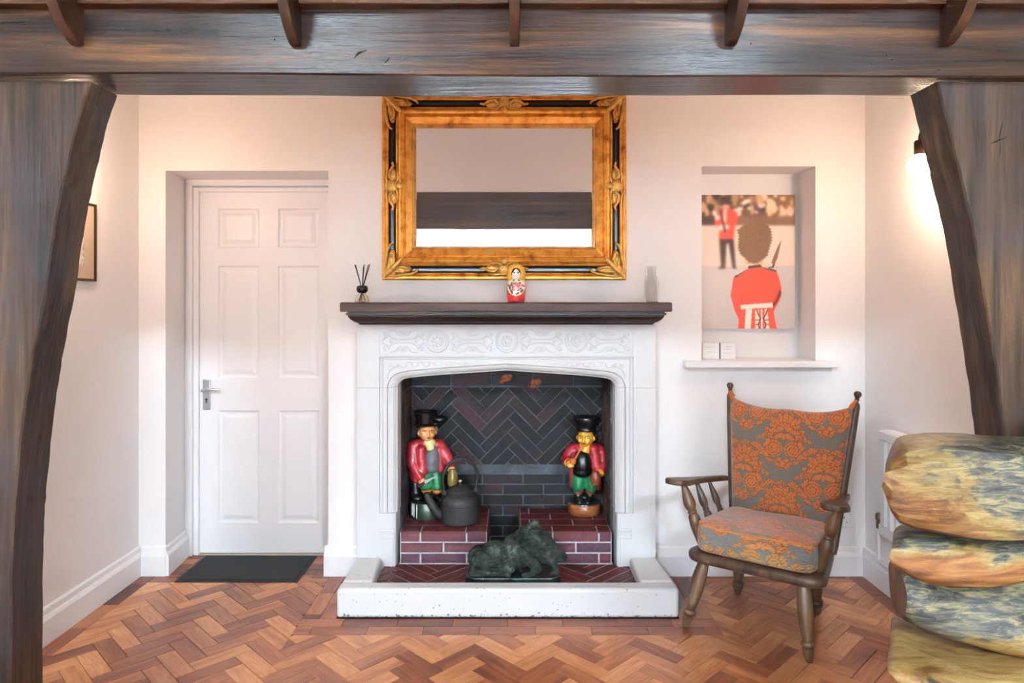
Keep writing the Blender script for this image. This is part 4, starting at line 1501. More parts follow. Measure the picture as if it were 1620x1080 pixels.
# ------------------------------------------------------------------ framed picture on the left wall
fr = thing('framed_picture', 'small framed sketch with beige mount on the left wall behind the post', 'picture', (XL, 2.85, 1.472), 0, worldparts=True)
fy0, fy1, fz0, fz1 = 2.62, 3.075, 1.466, 1.812
b = MB()
for o0, o1, x0 in ((0, 0.007, XL + 0.014), (0.007, 0.011, XL + 0.011)):
    b.box(XL + 0.001, x0, fy0 + o0, fy1 - o0, fz0 + o0, fz0 + o1)
    b.box(XL + 0.001, x0, fy0 + o0, fy1 - o0, fz1 - o1, fz1 - o0)
    b.box(XL + 0.001, x0, fy0 + o0, fy0 + o1, fz0 + o1, fz1 - o1)
    b.box(XL + 0.001, x0, fy1 - o1, fy1 - o0, fz0 + o1, fz1 - o1)
b.build('frame', plain('dark_gold_frame', (74, 60, 36), 0.4, 0.5), fr)
MB().box(XL + 0.001, XL + 0.008, fy0 + 0.011, fy1 - 0.011, fz0 + 0.011, fz1 - 0.011).build('mount', plain('beige_mount', (198, 178, 156), 0.8), fr)
sk, nt, bs = nm('pencil_sketch')
tc = nt.nodes.new('ShaderNodeTexCoord')
n_ = noise(nt, tc.outputs['Object'], 26, 7, 0.7, 1.0)
nt.links.new(ramp_out(nt, n_.outputs['Fac'], [(0.36, (110, 104, 98)), (0.5, (214, 208, 198)), (0.7, (226, 220, 210))]), bs.inputs['Base Color'])
MB().box(XL + 0.008, XL + 0.009, fy0 + 0.075, fy1 - 0.085, fz0 + 0.07, fz1 - 0.07).build('sketch', sk, fr)

# ------------------------------------------------------------------ radiator, socket on the right
rad = thing('radiator', 'white panel radiator on the right wall behind the stacked logs', 'radiator', (XR, 2.7, 0.13), 0, worldparts=True)
rx0 = XR - 0.085
ry0, ry1, rz0, rz1 = 2.05, 3.165, 0.30, 0.782
prof_ = []
y = ry0 + 0.03
pts = [(ry0, rx0 + 0.012), (ry0 + 0.02, rx0)]
while y < ry1 - 0.06:
    pts += [(y, rx0), (y + 0.010, rx0 + 0.010), (y + 0.022, rx0 + 0.010), (y + 0.032, rx0)]
    y += 0.05
pts += [(ry1 - 0.02, rx0), (ry1, rx0 + 0.012)]
pts += [(ry1, rx0 + 0.02), (ry0, rx0 + 0.02)]
MB().prism(pts, lambda u, v, w: (v, u, w), rz0 + 0.05, rz1 - 0.045).build('front_panel', M['radiator'], rad)
b = MB().box(rx0 + 0.001, rx0 + 0.02, ry0, ry1, rz0, rz0 + 0.05).box(rx0 + 0.001, rx0 + 0.02, ry0, ry1, rz1 - 0.045, rz1)
b.build('panel_rims', M['radiator'], rad, bevel=0.006)
MB().box(rx0 + 0.02, XR - 0.012, ry0 + 0.005, ry1 - 0.004, rz1 - 0.012, rz1 + 0.001).build('top_grille', M['radiator'], rad, bevel=0.002)
MB().box(rx0 + 0.02, XR - 0.012, ry1 - 0.006, ry1, rz0 + 0.02, rz1 - 0.013).build('side_cover', M['radiator'], rad, bevel=0.002)
MB().box(XR - 0.012, XR - 0.001, ry0 + 0.2, ry1 - 0.2, rz0 + 0.05, rz1 - 0.05).build('wall_bracket', M['radiator'], rad)
vb = MB()
vy = ry1 + 0.045
vb.tube([(rx0 + 0.03, ry1 - 0.005, rz0 + 0.03), (rx0 + 0.03, vy, rz0 + 0.03)], 0.008, 10)
vb.lathe([(0.001, 0), (0.013, 0), (0.013, 0.03), (0.010, 0.034), (0.016, 0.04), (0.016, 0.062), (0.011, 0.07), (0.001, 0.07)], 14, (rx0 + 0.03, vy, rz0 + 0.012))
vb.build('valve', plain('tarnished_brass', (120, 112, 92), 0.4, 0.7, bump=0.4, bscale=120), rad, smooth=True)
MB().tube([(rx0 + 0.03, vy, rz0 + 0.015), (rx0 + 0.03, vy, 0.165), (rx0 + 0.03, vy - 0.02, 0.158), (rx0 + 0.03, 2.0, 0.158)], 0.0085, 10).build('pipe', M['radiator'], rad, smooth=True)

sk_p = W(1338, 819, YW)
so = thing('wall_socket', 'white plastic wall socket low on wall beside the armchair', 'socket', (sk_p.x, YW, sk_p.z), 0, worldparts=True)
MB().box(sk_p.x - 0.045, sk_p.x + 0.045, YW - 0.009, YW - 0.0005, sk_p.z - 0.045, sk_p.z + 0.045).build('faceplate', M['radiator'], so, bevel=0.003)
MB().box(sk_p.x + 0.012, sk_p.x + 0.026, YW - 0.012, YW - 0.009, sk_p.z + 0.006, sk_p.z + 0.03).build('switch', M['radiator'], so, bevel=0.001)
for dx_, dz_, h_ in ((0, 0.004, 0.008), (-0.011, -0.018, 0.004), (0.011, -0.018, 0.004)):
    MB().box(sk_p.x - 0.012 + dx_ - 0.003, sk_p.x - 0.012 + dx_ + 0.003, YW - 0.0095, YW - 0.0088, sk_p.z + dz_ - h_ / 2, sk_p.z + dz_ + h_ / 2).build('pin_slot', M['black'], so)

# ------------------------------------------------------------------ doormat
mt = thing('doormat', 'charcoal grey doormat lying in front of the white door', 'mat', (-1.36, 3.52, 0), 0, worldparts=True)
MB().box(-1.662, -1.058, 3.345, 3.69, 0.0008, 0.004).build('mat_backing', M['mat_edge'], mt, bevel=0.0015)
MB().box(-1.640, -1.080, 3.367, 3.668, 0.0035, 0.0085).build('mat_pile', M['mat'], mt, bevel=0.002)

# ------------------------------------------------------------------ armchair
CH = thing('armchair', 'wooden nursing armchair with turned legs and orange and grey damask cushions', 'chair', (1.0885, 2.91, 0), math.radians(-36))
cw = wood('worn_brown_beech', [(0.25, (38, 26, 20)), (0.45, (66, 47, 35)), (0.62, (90, 66, 48)), (0.8, (118, 96, 76))], (4, 4, 0.6), 5, 0.42, 0.4, 0.05, 0.25, (6.0, (98, 90, 82), 0.56, 0.78), fine=30)
cwl = wood('worn_beech_leg', [(0.25, (54, 35, 21)), (0.45, (88, 59, 36)), (0.62, (110, 80, 52)), (0.8, (124, 106, 84))], (5, 5, 0.7), 6, 0.45, 0.5, 0.1, 0.3, (9.0, (104, 98, 86), 0.52, 0.74), fine=30)
SZ = 0.318                                   # top of the seat frame at its middle


def seat_z(y):                               # the seat tips back a little
    return SZ - 0.07 * y


legp = [(0.011, 0), (0.013, 0.02), (0.017, 0.06), (0.022, 0.13), (0.0245, 0.17), (0.018, 0.185), (0.023, 0.20), (0.027, 0.225), (0.026, 0.25), (0.019, 0.27), (0.0215, 0.33), (0.027, 0.48), (0.030, 0.62), (0.030, 0.72), (0.026, 0.86), (0.021, 1.0)]
for (fx, fy), (tx, ty), k in (((-0.282, -0.225), (-0.205, -0.205), 1), ((0.214, -0.226), (0.185, -0.20), 1), ((0.145, 0.228), (0.15, 0.16), 0), ((-0.204, 0.222), (-0.17, 0.16), 0)):
    MB().lathe(legp, 20, (fx, fy, 0.0), (tx, ty, seat_z(ty) - 0.042)).build('leg', cwl if k else cw, CH, smooth=True, angle=50)


def superpoly(hx, y0, y1, back, n=40, r=0.07):
    """rounded seat outline, narrower at the back"""
    pts = []
    for cxs, cys, a0 in ((1, 0, -90), (1, 1, 0), (-1, 1, 90), (-1, 0, 180)):
        hw = hx if cys == 0 else back
        xx = cxs * (hw - r); yy = (y0 + r) if cys == 0 else (y1 - r)
        for k in range(9):
            a = math.radians(a0 + 90 * k / 8)
            pts.append((xx + r * math.cos(a), yy + r * math.sin(a)))
    return pts


sp_ = superpoly(0.272, -0.268, 0.235, 0.225)
R2 = []
for ins, dz_ in ((0.016, -0.045), (0.005, -0.040), (0, -0.030), (0, -0.014), (0.005, -0.004), (0.016, 0.0)):
    q = inset(sp_, ins) if ins else sp_
    if len(q) != len(sp_):
        cxm = 0; q = [(x * (1 - ins / 0.27), y * (1 - ins / 0.25)) for x, y in sp_]
    R2.append([(x, y, seat_z(y) + dz_) for x, y in q])
MB().rings(R2).build('seat_frame', cw, CH, smooth=True, angle=60)


def lerp(a, c2, t):
    return a + (c2 - a) * t


PB0 = (0.215, 0.195, SZ - 0.03)              # back post foot and top
PB1 = (0.281, 0.352, 0.925)
for s in (-1, 1):
    po = MB().lathe([(0.014, 0), (0.017, 0.05), (0.0185, 0.4), (0.0185, 0.8), (0.017, 0.98), (0.012, 1.0)], 18, (s * PB0[0], PB0[1], PB0[2]), (s * PB1[0], PB1[1], PB1[2])).build('back_post', cw, CH, smooth=True, angle=50)
    d_ = (Vector((s * PB1[0], PB1[1], PB1[2])) - Vector((s * PB0[0], PB0[1], PB0[2]))).normalized()
    e_ = Vector((s * PB1[0], PB1[1], PB1[2]))
    fin = MB().lathe([(0.008, -0.005), (0.0075, 0.012), (0.011, 0.016), (0.008, 0.021), (0.013, 0.029), (0.0165, 0.038), (0.0155, 0.046), (0.010, 0.052), (0.001, 0.054)], 18, e_, e_ + d_)
    fin.build('finial', cw, po, smooth=True, angle=60)
# top rail, lower rail and upright slats behind the cushion
tr = []
for t_ in np.linspace(-1, 1, 25):
    z = 0.838 + 0.016 * math.cos(t_ * math.pi) * (1 if abs(t_) < 0.5 else 0.6) - 0.004
    y = PB0[1] + (PB1[1] - PB0[1]) * (z - PB0[2]) / (PB1[2] - PB0[2]) + 0.012 * (1 - t_ * t_)
    x = t_ * lerp(PB0[0], PB1[0], 0.87)
    tr.append([(x, y - 0.009, z - 0.03), (x, y + 0.009, z - 0.03), (x, y + 0.009, z + 0.022), (x, y - 0.009, z + 0.022)])
MB().rings(tr).build('top_rail', cw, CH, bevel=0.003)
for k in (-0.5, 0, 0.5):
    MB().tube([(k * 0.36, PB0[1] + 0.012, SZ), (k * 0.46, PB1[1] - 0.02, 0.83)], 0.009, 10).build('back_slat', cw, CH, smooth=True)

# arms
for s in (-1, 1):
    poly = [(-0.285, -0.045), (-0.292, -0.02), (-0.29, 0.012), (-0.272, 0.036), (-0.235, 0.046), (-0.18, 0.040), (-0.10, 0.026), (0.02, 0.020), (0.14, 0.018), (0.225, 0.016), (0.225, -0.016), (0.14, -0.016), (0.0, -0.020), (-0.10, -0.030), (-0.18, -0.046), (-0.24, -0.058)]
    poly = [(y, x) for y, x in poly]

    def arm_pt(y, x, w_):
        ax = lerp(0.318, 0.262, (y + 0.29) / 0.51)
        return (s * (ax + x), y, 0.625 - 0.155 * (y + 0.25) + w_)
    arm_o = MB().prism(poly, arm_pt, -0.024, 0.0).build('armrest', cw, CH, bevel=0.006, seg=3)
    for k, (y, r_) in enumerate(((-0.185, 1.0), (-0.065, 0.72), (0.055, 0.62))):
        ax = lerp(0.318, 0.262, (y + 0.29) / 0.51)
        top = (s * ax, y, 0.625 - 0.155 * (y + 0.25) - 0.02)
        fy = y + 0.035
        bot = (s * (0.228 - 0.02 * k), fy, seat_z(fy) - 0.01)
        pr_ = [(0.013, 0), (0.019, 0.08), (0.0245, 0.25), (0.026, 0.40), (0.0225, 0.50), (0.0165, 0.535), (0.021, 0.56), (0.0165, 0.585), (0.024, 0.64), (0.0265, 0.70), (0.022, 0.80), (0.0145, 0.92), (0.012, 1.0)]
        MB().lathe([(r * r_, t_) for r, t_ in pr_], 18, bot, top).build('arm_spindle', cwl if k == 0 else cw, CH, smooth=True, angle=50)


# damask weave: ornament mask on cloth coordinates (metres)
def damask(u, v):
    k_ = 1.12
    u, v = u * k_, v * k_
    A, B_ = 0.195, 0.37
    i = np.round(u / A)
    uu = u - i * A
    vv = v - (np.mod(i, 2) * 0.5) * B_
    vv = vv - np.round(vv / B_) * B_
    m = np.zeros(u.shape)
    line = np.zeros(u.shape)

    def ell(cx_, cy_, a, b_, rot=0.0, both=True, x=None):
        for s in ((-1, 1) if both else (1,)):
            X0 = uu * s - cx_; Y0 = vv - cy_
            ca, sa = math.cos(rot), math.sin(rot)
            e = ((X0 * ca + Y0 * sa) / a) ** 2 + ((-X0 * sa + Y0 * ca) / b_) ** 2
            m[e < 1] = 1
            line[(e > 0.72) & (e < 1.1)] = 1
            line[e <= 0.72] = 0

    for dy in (-B_, 0, B_):
        vv0 = vv
        vv = vv0 - dy
        # long leaves that fill the ground between the flowers
        for k in range(7):
            t_ = k / 6
            ell(0.030 + 0.062 * t_, 0.085 - 0.030 * t_ + 0.03 * math.sin(3 * t_), 0.019, 0.0085, 2.4 - 2.2 * t_)
        for k in range(6):
            t_ = k / 5
            ell(0.092 - 0.030 * t_, -0.010 - 0.060 * t_, 0.017, 0.0085, 0.3 + 1.4 * t_)
        for k in range(5):
            ell(0.050 + 0.010 * k, -0.045 + 0.012 * k, 0.024 - 0.002 * k, 0.011, 0.9 - 0.3 * k)
        ell(0.090, 0.080, 0.009, 0.018, 0.2)
        ell(0.094, 0.150, 0.010, 0.020, -0.2)
        ell(0.072, 0.140, 0.016, 0.009, 0.8)
        # two big feathered curls
        for s in (-1, 1):
            X0 = uu * s - 0.048; Y0 = vv + 0.095
            r_ = np.hypot(X0, Y0); th = np.arctan2(Y0, X0)
            inn = r_ < 0.043 + 0.003 * np.cos(8 * th)
            m[inn] = 1
            line[inn] = 0
            line[inn & (np.sin(th * 1.0 - r_ * 420) > 0.72) & (r_ > 0.008)] = 1
        ell(0.083, -0.070, 0.014, 0.030, 0.5)
        ell(0.086, -0.128, 0.014, 0.026, -0.7)
        ell(0.066, -0.156, 0.011, 0.022, -1.2)
        # heart with scalloped edge
        for k in range(7):
            a = math.radians(200 + 20 * k)
            ell(0.036 * math.cos(a) * -1, -0.150 + 0.050 * math.sin(a) * 0.8, 0.0125, 0.0115)
        ell(0.0, -0.170, 0.016, 0.024, 0, False)
        ell(0.018, -0.150, 0.014, 0.012, 0.4)
        # palmette
        for k in range(4, -1, -1):
            a = math.radians(90 - k * 26)
            ell(0.048 * math.cos(a), 0.012 + 0.052 * math.sin(a), 0.037, 0.0145, a)
        for k in range(3):
            a = math.radians(90 - k * 34)
            ell(0.024 * math.cos(a), 0.0 + 0.026 * math.sin(a), 0.022, 0.011, a)
        ell(0.026, -0.030, 0.034, 0.015, -0.5)
        ell(0.062, 0.050, 0.024, 0.010, 1.1)
        ell(0.0, -0.032, 0.010, 0.020, 0, False)
        ell(0.0, 0.108, 0.007, 0.013, 0, False)
        ell(0.014, 0.104, 0.006, 0.013, -0.6)
        vv = vv0
    # fine veins in the pile
    rad = np.hypot(uu, (vv + 0.02) * 0.8)
    vein = (np.sin(rad * 520 + 2.5 * np.sin(np.arctan2(vv + 0.02, uu) * 6)) > 0.90) & (rad > 0.03)
    line = np.maximum(line, vein * 1.0)
    return m, line


def fabric_colours(u, v, seed, warm=1.0, wear=0.0, side=None):
    m, ln = damask(u, v)
    r = np.random.RandomState(seed)
    nz = r.rand(len(u))
    grey = np.array((104, 98, 92.)); orange = np.array((184, 102, 50.)); dark = np.array((96, 64, 46.)); gold = np.array((164, 134, 78.))
    if side is not None:
        o_ = orange[None] * (1 - side[:, None]) + gold[None] * side[:, None]
        g_ = grey[None] * (1 - side[:, None]) + np.array((108, 114, 118.))[None] * side[:, None]
    else:
        o_ = np.repeat(orange[None], len(u), 0); g_ = np.repeat(grey[None], len(u), 0)
    c = np.where(m[:, None] > 0, o_, g_)
    c = np.where((ln * m)[:, None] > 0, dark[None] * 0.55 + o_ * 0.45 * 0.8, c)
    c = c * (0.90 + 0.2 * nz)[:, None]
    if wear:
        w_ = np.clip(0.5 + 0.6 * np.sin(u * 31 + 2 * np.sin(v * 17)) * np.sin(v * 37 + np.sin(u * 23)) + 0.3 * np.sin(u * 90) * np.sin(v * 83), 0, 1)[:, None] * wear
        c = c * (1 - w_) + np.array((170, 98, 54.)) * w_
    return c


fabm = vc_mat('damask_weave', 0.9, 0, 0.35, 500, 0.3, 0.9)


def grid_mesh(P_, nu, nv, closed_u=False):
    idx = np.arange(nu * nv).reshape(nv, nu)
    a = idx[:-1, :-1].ravel(); b_ = idx[:-1, 1:].ravel(); c2 = idx[1:, 1:].ravel(); d_ = idx[1:, :-1].ravel()
    return np.stack([a, b_, c2, d_], 1)


def vmesh(name, P_, fs, rgb, mat, parent):
    me = bpy.data.meshes.new(name)
    me.from_pydata(P_.tolist(), [], [tuple(f) for f in fs.tolist()])
    me.materials.append(mat)
    vcol(me, srgb2lin(rgb))
    bm = bmesh.new(); bm.from_mesh(me); bmesh.ops.recalc_face_normals(bm, faces=bm.faces); bm.to_mesh(me); bm.free()
    me.polygons.foreach_set('use_smooth', [True] * len(me.polygons))
    return link(name, me, parent)


# back cushion: front sheet and back sheet joined round the edge
NU, NV = 210, 250
uu_, vv_ = np.meshgrid(np.linspace(-1, 1, NU), np.linspace(0, 1, NV))
zb, zt = 0.375, 0.915
sag = 0.046 * (1 - np.abs(uu_) ** 3.2) - 0.006 * np.exp(-((np.abs(uu_) - 0.0) / 0.25) ** 2)
Zc = zb + (zt - sag - zb) * vv_
tt = (Zc - PB0[2]) / (PB1[2] - PB0[2])
hw = PB0[0] + (PB1[0] - PB0[0]) * tt - 0.006
hw = hw * (1 - 0.0 * vv_)
Xc = uu_ * hw
Yc = PB0[1] + (PB1[1] - PB0[1]) * tt
edge = np.clip(1 - np.abs(uu_) ** 6, 0, 1) * np.clip(1 - np.abs(2 * vv_ - 1) ** 8, 0, 1)
puff = 0.012 + 0.050 * np.sqrt(edge)
wr = 0.003 * np.sin(uu_ * 9 + vv_ * 4) * np.sin(vv_ * 7) * edge
Yf = Yc - puff - wr - 0.004
Yk = Yc + 0.008 * np.sqrt(edge) - 0.006
Pf = np.stack([Xc.ravel(), Yf.ravel(), Zc.ravel()], 1)
Pk = np.stack([Xc.ravel(), Yk.ravel(), Zc.ravel()], 1)
fs = grid_mesh(Pf, NU, NV)
N0 = NU * NV
idx = np.arange(N0).reshape(NV, NU)
rim = np.concatenate([idx[0, :], idx[1:, -1], idx[-1, -2::-1], idx[-2:0:-1, 0]])
rim2 = np.roll(rim, -1)
allf = np.concatenate([fs, fs[:, ::-1] + N0, np.stack([rim2, rim, rim + N0, rim2 + N0], 1)])
colf = fabric_colours(Xc.ravel() + 0.0, (Zc.ravel() - 0.475) * 1.06, 1)
vmesh('back_cushion', np.concatenate([Pf, Pk]), allf, np.concatenate([colf, colf * 0.9]), fabm, CH)
# loops over the finials
for s in (-1, 1):
    x_ = s * (PB1[0] - 0.006)
    MB().tube([(x_ - s * 0.02, PB1[1] - 0.016, 0.886), (x_ - s * 0.006, PB1[1] - 0.022, 0.915), (x_ + s * 0.004, PB1[1] - 0.015, 0.934), (x_ + s * 0.008, PB1[1] + 0.008, 0.936), (x_ - s * 0.008, PB1[1] + 0.012, 0.91)], [0.012, 0.011, 0.008, 0.007, 0.008], 10).build(
        'cushion_loop', plain('orange_velvet', (176, 98, 48), 0.9, var=0.2, vscale=60), CH, smooth=True)
for k in (-0.17, 0.2):
    z = 0.862 - 0.012
    MB().tube([(k, 0.318, z - 0.01), (k + 0.004, 0.312, z + 0.012), (k + 0.014, 0.318, z + 0.008)], 0.005, 8).build('tie', M['black'], CH, smooth=True)

# seat cushion: superellipse box sampled as a closed sheet
NA, NB = 300, 120
ang_ = np.linspace(0, 2 * math.pi, NA, endpoint=False)
prof_s = []                                   # (inset factor, height) from the middle of the underside to the middle of the top
hh = 0.118
for k in np.linspace(0, 1, 20): prof_s.append((k * 0.93, 0.0))
for k in np.linspace(0.05, 1, 12): prof_s.append((0.93 + 0.07 * math.sin(k * math.pi / 2), 0.016 * (1 - math.cos(k * math.pi / 2))))
for k in np.linspace(0.05, 1, 34): prof_s.append((1.0 + 0.012 * math.sin(k * math.pi), 0.016 + (hh - 0.036) * k))
for k in np.linspace(0.08, 1, 14): prof_s.append((1.0 - 0.045 * (1 - math.cos(k * math.pi / 2)), hh - 0.02 + 0.02 * math.sin(k * math.pi / 2)))
for k in np.linspace(0.02, 1, 60): prof_s.append((0.955 * (1 - k), hh + 0.016 * (1 - (1 - k) ** 2)))
prof_s = np.array(prof_s)
ca, sa = np.cos(ang_), np.sin(ang_)
n_ = 0.26
_a = np.linspace(0, 2 * math.pi, 20001)
_x = np.sign(np.cos(_a)) * np.abs(np.cos(_a)) ** n_ * 0.238; _y = np.sign(np.sin(_a)) * np.abs(np.sin(_a)) ** n_ * 0.222
_l = np.concatenate([[0], np.cumsum(np.hypot(np.diff(_x), np.diff(_y)))])
ang_ = np.interp(np.linspace(0, _l[-1], NA, endpoint=False), _l, _a)
ca, sa = np.cos(ang_), np.sin(ang_)
sx_ = np.sign(ca) * np.abs(ca) ** n_; sy_ = np.sign(sa) * np.abs(sa) ** n_
y0c, hyc, hxc = -0.03, 0.222, 0.238
XX = prof_s[:, :1] * sx_[None, :] * (hxc - 0.025 * (sy_[None, :] * 0.5 + 0.5))
YY = y0c + prof_s[:, :1] * sy_[None, :] * hyc
ZZ = np.repeat(prof_s[:, 1:2], NA, 1) + (SZ - 0.07 * YY) + 0.003 + 0.003 * np.sin(XX * 22) * (prof_s[:, 1:2] > 0.05)
Ps = np.stack([XX.ravel(), YY.ravel(), ZZ.ravel()], 1)
nr = len(prof_s)
idx = np.arange(nr * NA).reshape(nr, NA)
nx_ = np.roll(idx, -1, axis=1)
fsS = np.stack([idx[:-1].ravel(), nx_[:-1].ravel(), nx_[1:].ravel(), idx[1:].ravel()], 1)
per = np.cumsum(np.hypot(np.diff(np.append(sx_ * hxc, sx_[0] * hxc)), np.diff(np.append(sy_ * hyc, sy_[0] * hyc))))
is_side = ((prof_s[:, 0] > 0.99) & (prof_s[:, 1] > 0.005) & (prof_s[:, 1] < hh - 0.006))
side_f = np.repeat(is_side[:, None], NA, 1).ravel()
Uc = np.where(side_f, np.repeat(per[None, :], nr, 0).ravel(), XX.ravel())
Vc = np.where(side_f, np.repeat(prof_s[:, 1:2], NA, 1).ravel() - 0.10, YY.ravel() * 1.0 + 0.06)
cs_top = fabric_colours(Uc, Vc, 2, wear=0.5)
cs_side = fabric_colours(Uc * 1.0 + 0.05, Vc, 3, side=np.clip(0.35 + (hh - ZZ.ravel() + SZ - 0.02) / hh, 0, 1))
vmesh('seat_cushion', Ps, fsS, np.where(side_f[:, None], cs_side, cs_top), fabm, CH)
pip = [(XX[k_, j], YY[k_, j] , ZZ[k_, j]) for k_ in [int(np.argmin(np.abs(prof_s[:, 1] - (hh - 0.012)) + (prof_s[:, 0] < 0.97)))] for j in list(range(0, NA, 3)) + [0]]
MB().tube(pip, 0.0035, 6).build('piping', plain('worn_piping', (176, 118, 66), 0.9, var=0.25, vscale=50), CH, smooth=True)

# ------------------------------------------------------------------ bench of stacked logs
LB = thing('log_bench', 'rustic bench back of four stacked polished logs with bark patches, right foreground', 'bench', (1.35, 1.44, 0), 0, worldparts=True)


def log_mat(name, seed, th, k=1.0, tone=((64, 33, 14), (98, 58, 26), (122, 82, 40), (144, 112, 64))):
    """th = x0, gx, z0, gz, bias: bark where the sum is high, bare wood where it is low"""
    m, nt, bs = nm(name)
    geo = nt.nodes.new('ShaderNodeNewGeometry')
    off = nt.nodes.new('ShaderNodeVectorMath'); off.operation = 'ADD'; off.inputs[1].default_value = (seed * 3.1, seed * 1.7, seed)
    nt.links.new(geo.outputs['Position'], off.inputs[0])
    v = off.outputs[0]
    g = noise(nt, mapping(nt, v, (1.2, 5, 7)), 3.0, 9, 0.65, 1.5)
    woodc = ramp_out(nt, g.outputs['Fac'], [(p_, tuple(min(255, x * k) for x in c_)) for p_, c_ in zip((0.36, 0.46, 0.54, 0.64), tone)])
    g2 = noise(nt, mapping(nt, v, (1.6, 5, 9)), 11.0, 10, 0.75, 0.6)
    bark = ramp_out(nt, g2.outputs['Fac'], [(0.40, (22, 21, 21)), (0.47, (60, 60, 58)), (0.52, (84, 84, 72)), (0.57, (126, 114, 76)), (0.65, (136, 130, 108))])
    bl = noise(nt, mapping(nt, v, (0.8, 2, 3)), 6.0, 6, 0.6, 0.8)
    bark = mixc(nt, ramp_out(nt, bl.outputs['Fac'], [(0.52, (0, 0, 0)), (0.6, (220, 220, 220))]), bark, mixc(nt, 0.5, bark, lin4((64, 70, 78))))
    bark = mixc(nt, ramp_out(nt, bl.outputs['Fac'], [(0.36, (210, 210, 210)), (0.42, (0, 0, 0))]), bark, mixc(nt, 0.6, bark, lin4((40, 31, 25))))
    sep = nt.nodes.new('ShaderNodeSeparateXYZ'); nt.links.new(geo.outputs['Position'], sep.inputs[0])
    p3 = noise(nt, mapping(nt, v, (0.9, 1, 1.6)), 5.0, 8, 0.62, 1.2)
    f = math_n(nt, 'ADD', th[4], math_n(nt, 'MULTIPLY', math_n(nt, 'SUBTRACT', p3.outputs['Fac'], 0.5), 1.1))
    f = math_n(nt, 'ADD', f, math_n(nt, 'MULTIPLY', math_n(nt, 'SUBTRACT', sep.outputs[0], th[0]), th[1]))
    f = math_n(nt, 'ADD', f, math_n(nt, 'MULTIPLY', math_n(nt, 'SUBTRACT', sep.outputs[2], th[2]), th[3]))
    fr_ = ramp_out(nt, f, [(0.49, (0, 0, 0)), (0.53, (255, 255, 255))])
    rim_ = ramp_out(nt, f, [(0.40, (0, 0, 0)), (0.47, (255, 255, 255)), (0.53, (255, 255, 255)), (0.60, (0, 0, 0))])
    col = mixc(nt, fr_, woodc, bark)
    col = mixc(nt, math_n(nt, 'MULTIPLY', rim_, 0.8), col, ramp_out(nt, g2.outputs['Fac'], [(0.4, (112, 90, 44)), (0.6, (150, 132, 84))]))
    kn = noise(nt, v, 7.5, 3, 0.5, 2.0)
    col = mixc(nt, ramp_out(nt, kn.outputs['Fac'], [(0.68, (0, 0, 0)), (0.72, (255, 255, 255))]), col, lin4((52, 34, 22)))
    nt.links.new(col, bs.inputs['Base Color'])
    bs.inputs['Roughness'].default_value = 0.36
    bs.inputs['Specular IOR Level'].default_value = 0.4
    bumpn(nt, bs, g2.outputs['Fac'], 0.5, 0.005)
    return m


endm = wood('log_cut_end', [(0.3, (78, 42, 18)), (0.5, (112, 68, 34)), (0.7, (136, 94, 52))], (2, 2, 2), 6, 0.4, 0.4, 0.0, 0.15)


def log(name, top, bot, Yc_, dep, mat, label, ny=1.0, face=0.0, seg=40, power=0.62, wob_=0.006, seed=0, angle=55):
    """outline given in photo px at the log's own depth, lofted as rounded sections"""
    xs0 = min(top[0][0], bot[0][0])
    xsN = 1620 + 330
    r = np.random.RandomState(seed)
    ph = r.rand(12) * 6.28
    N = 64
    rings_ = []
    s = Yc_ / F
    tl = [q[0] for q in top]; tv = [q[1] for q in top]; bl_ = [q[0] for q in bot]; bv = [q[1] for q in bot]
    for k in range(N):
        t_ = (k / (N - 1)) ** 1.5
        px = xs0 + (xsN - xs0) * t_
        zt_ = EYE - (np.interp(px, tl, tv) - CY) * s
        zb_ = EYE - (np.interp(px, bl_, bv) - CY) * s
        rz_ = max((zt_ - zb_) / 2, 0.004); zc_ = (zt_ + zb_) / 2
        ring = []
        for j in range(seg):
            a = 2 * math.pi * j / seg
            c_, s_ = math.cos(a), math.sin(a)
            e = power
            yy = dep * math.copysign(abs(c_) ** e, c_)
            zz = rz_ * math.copysign(abs(s_) ** e, s_)
            x = (px - CX) * s
            w_ = wob_ * (math.sin(x * 9 + 2 * a + ph[0]) + 0.6 * math.sin(x * 17 + 3 * a + ph[1]) + 0.4 * math.sin(x * 31 - 2 * a + ph[2]))
            shrink = 1.0
            x += face * yy * (1 - t_) ** 4
            ring.append((x, Yc_ + (yy + w_ * c_) * (min(1.0, 0.84 + 3.0 * (px - xs0) / 330) if px - xs0 < 60 else 1.0), zc_ + zz + w_ * s_ * 0.6))
        rings_.append(ring)
    return MB().rings(rings_, True, True, True, 0, 1).build(name, [mat, endm], LB, smooth=True, angle=angle)


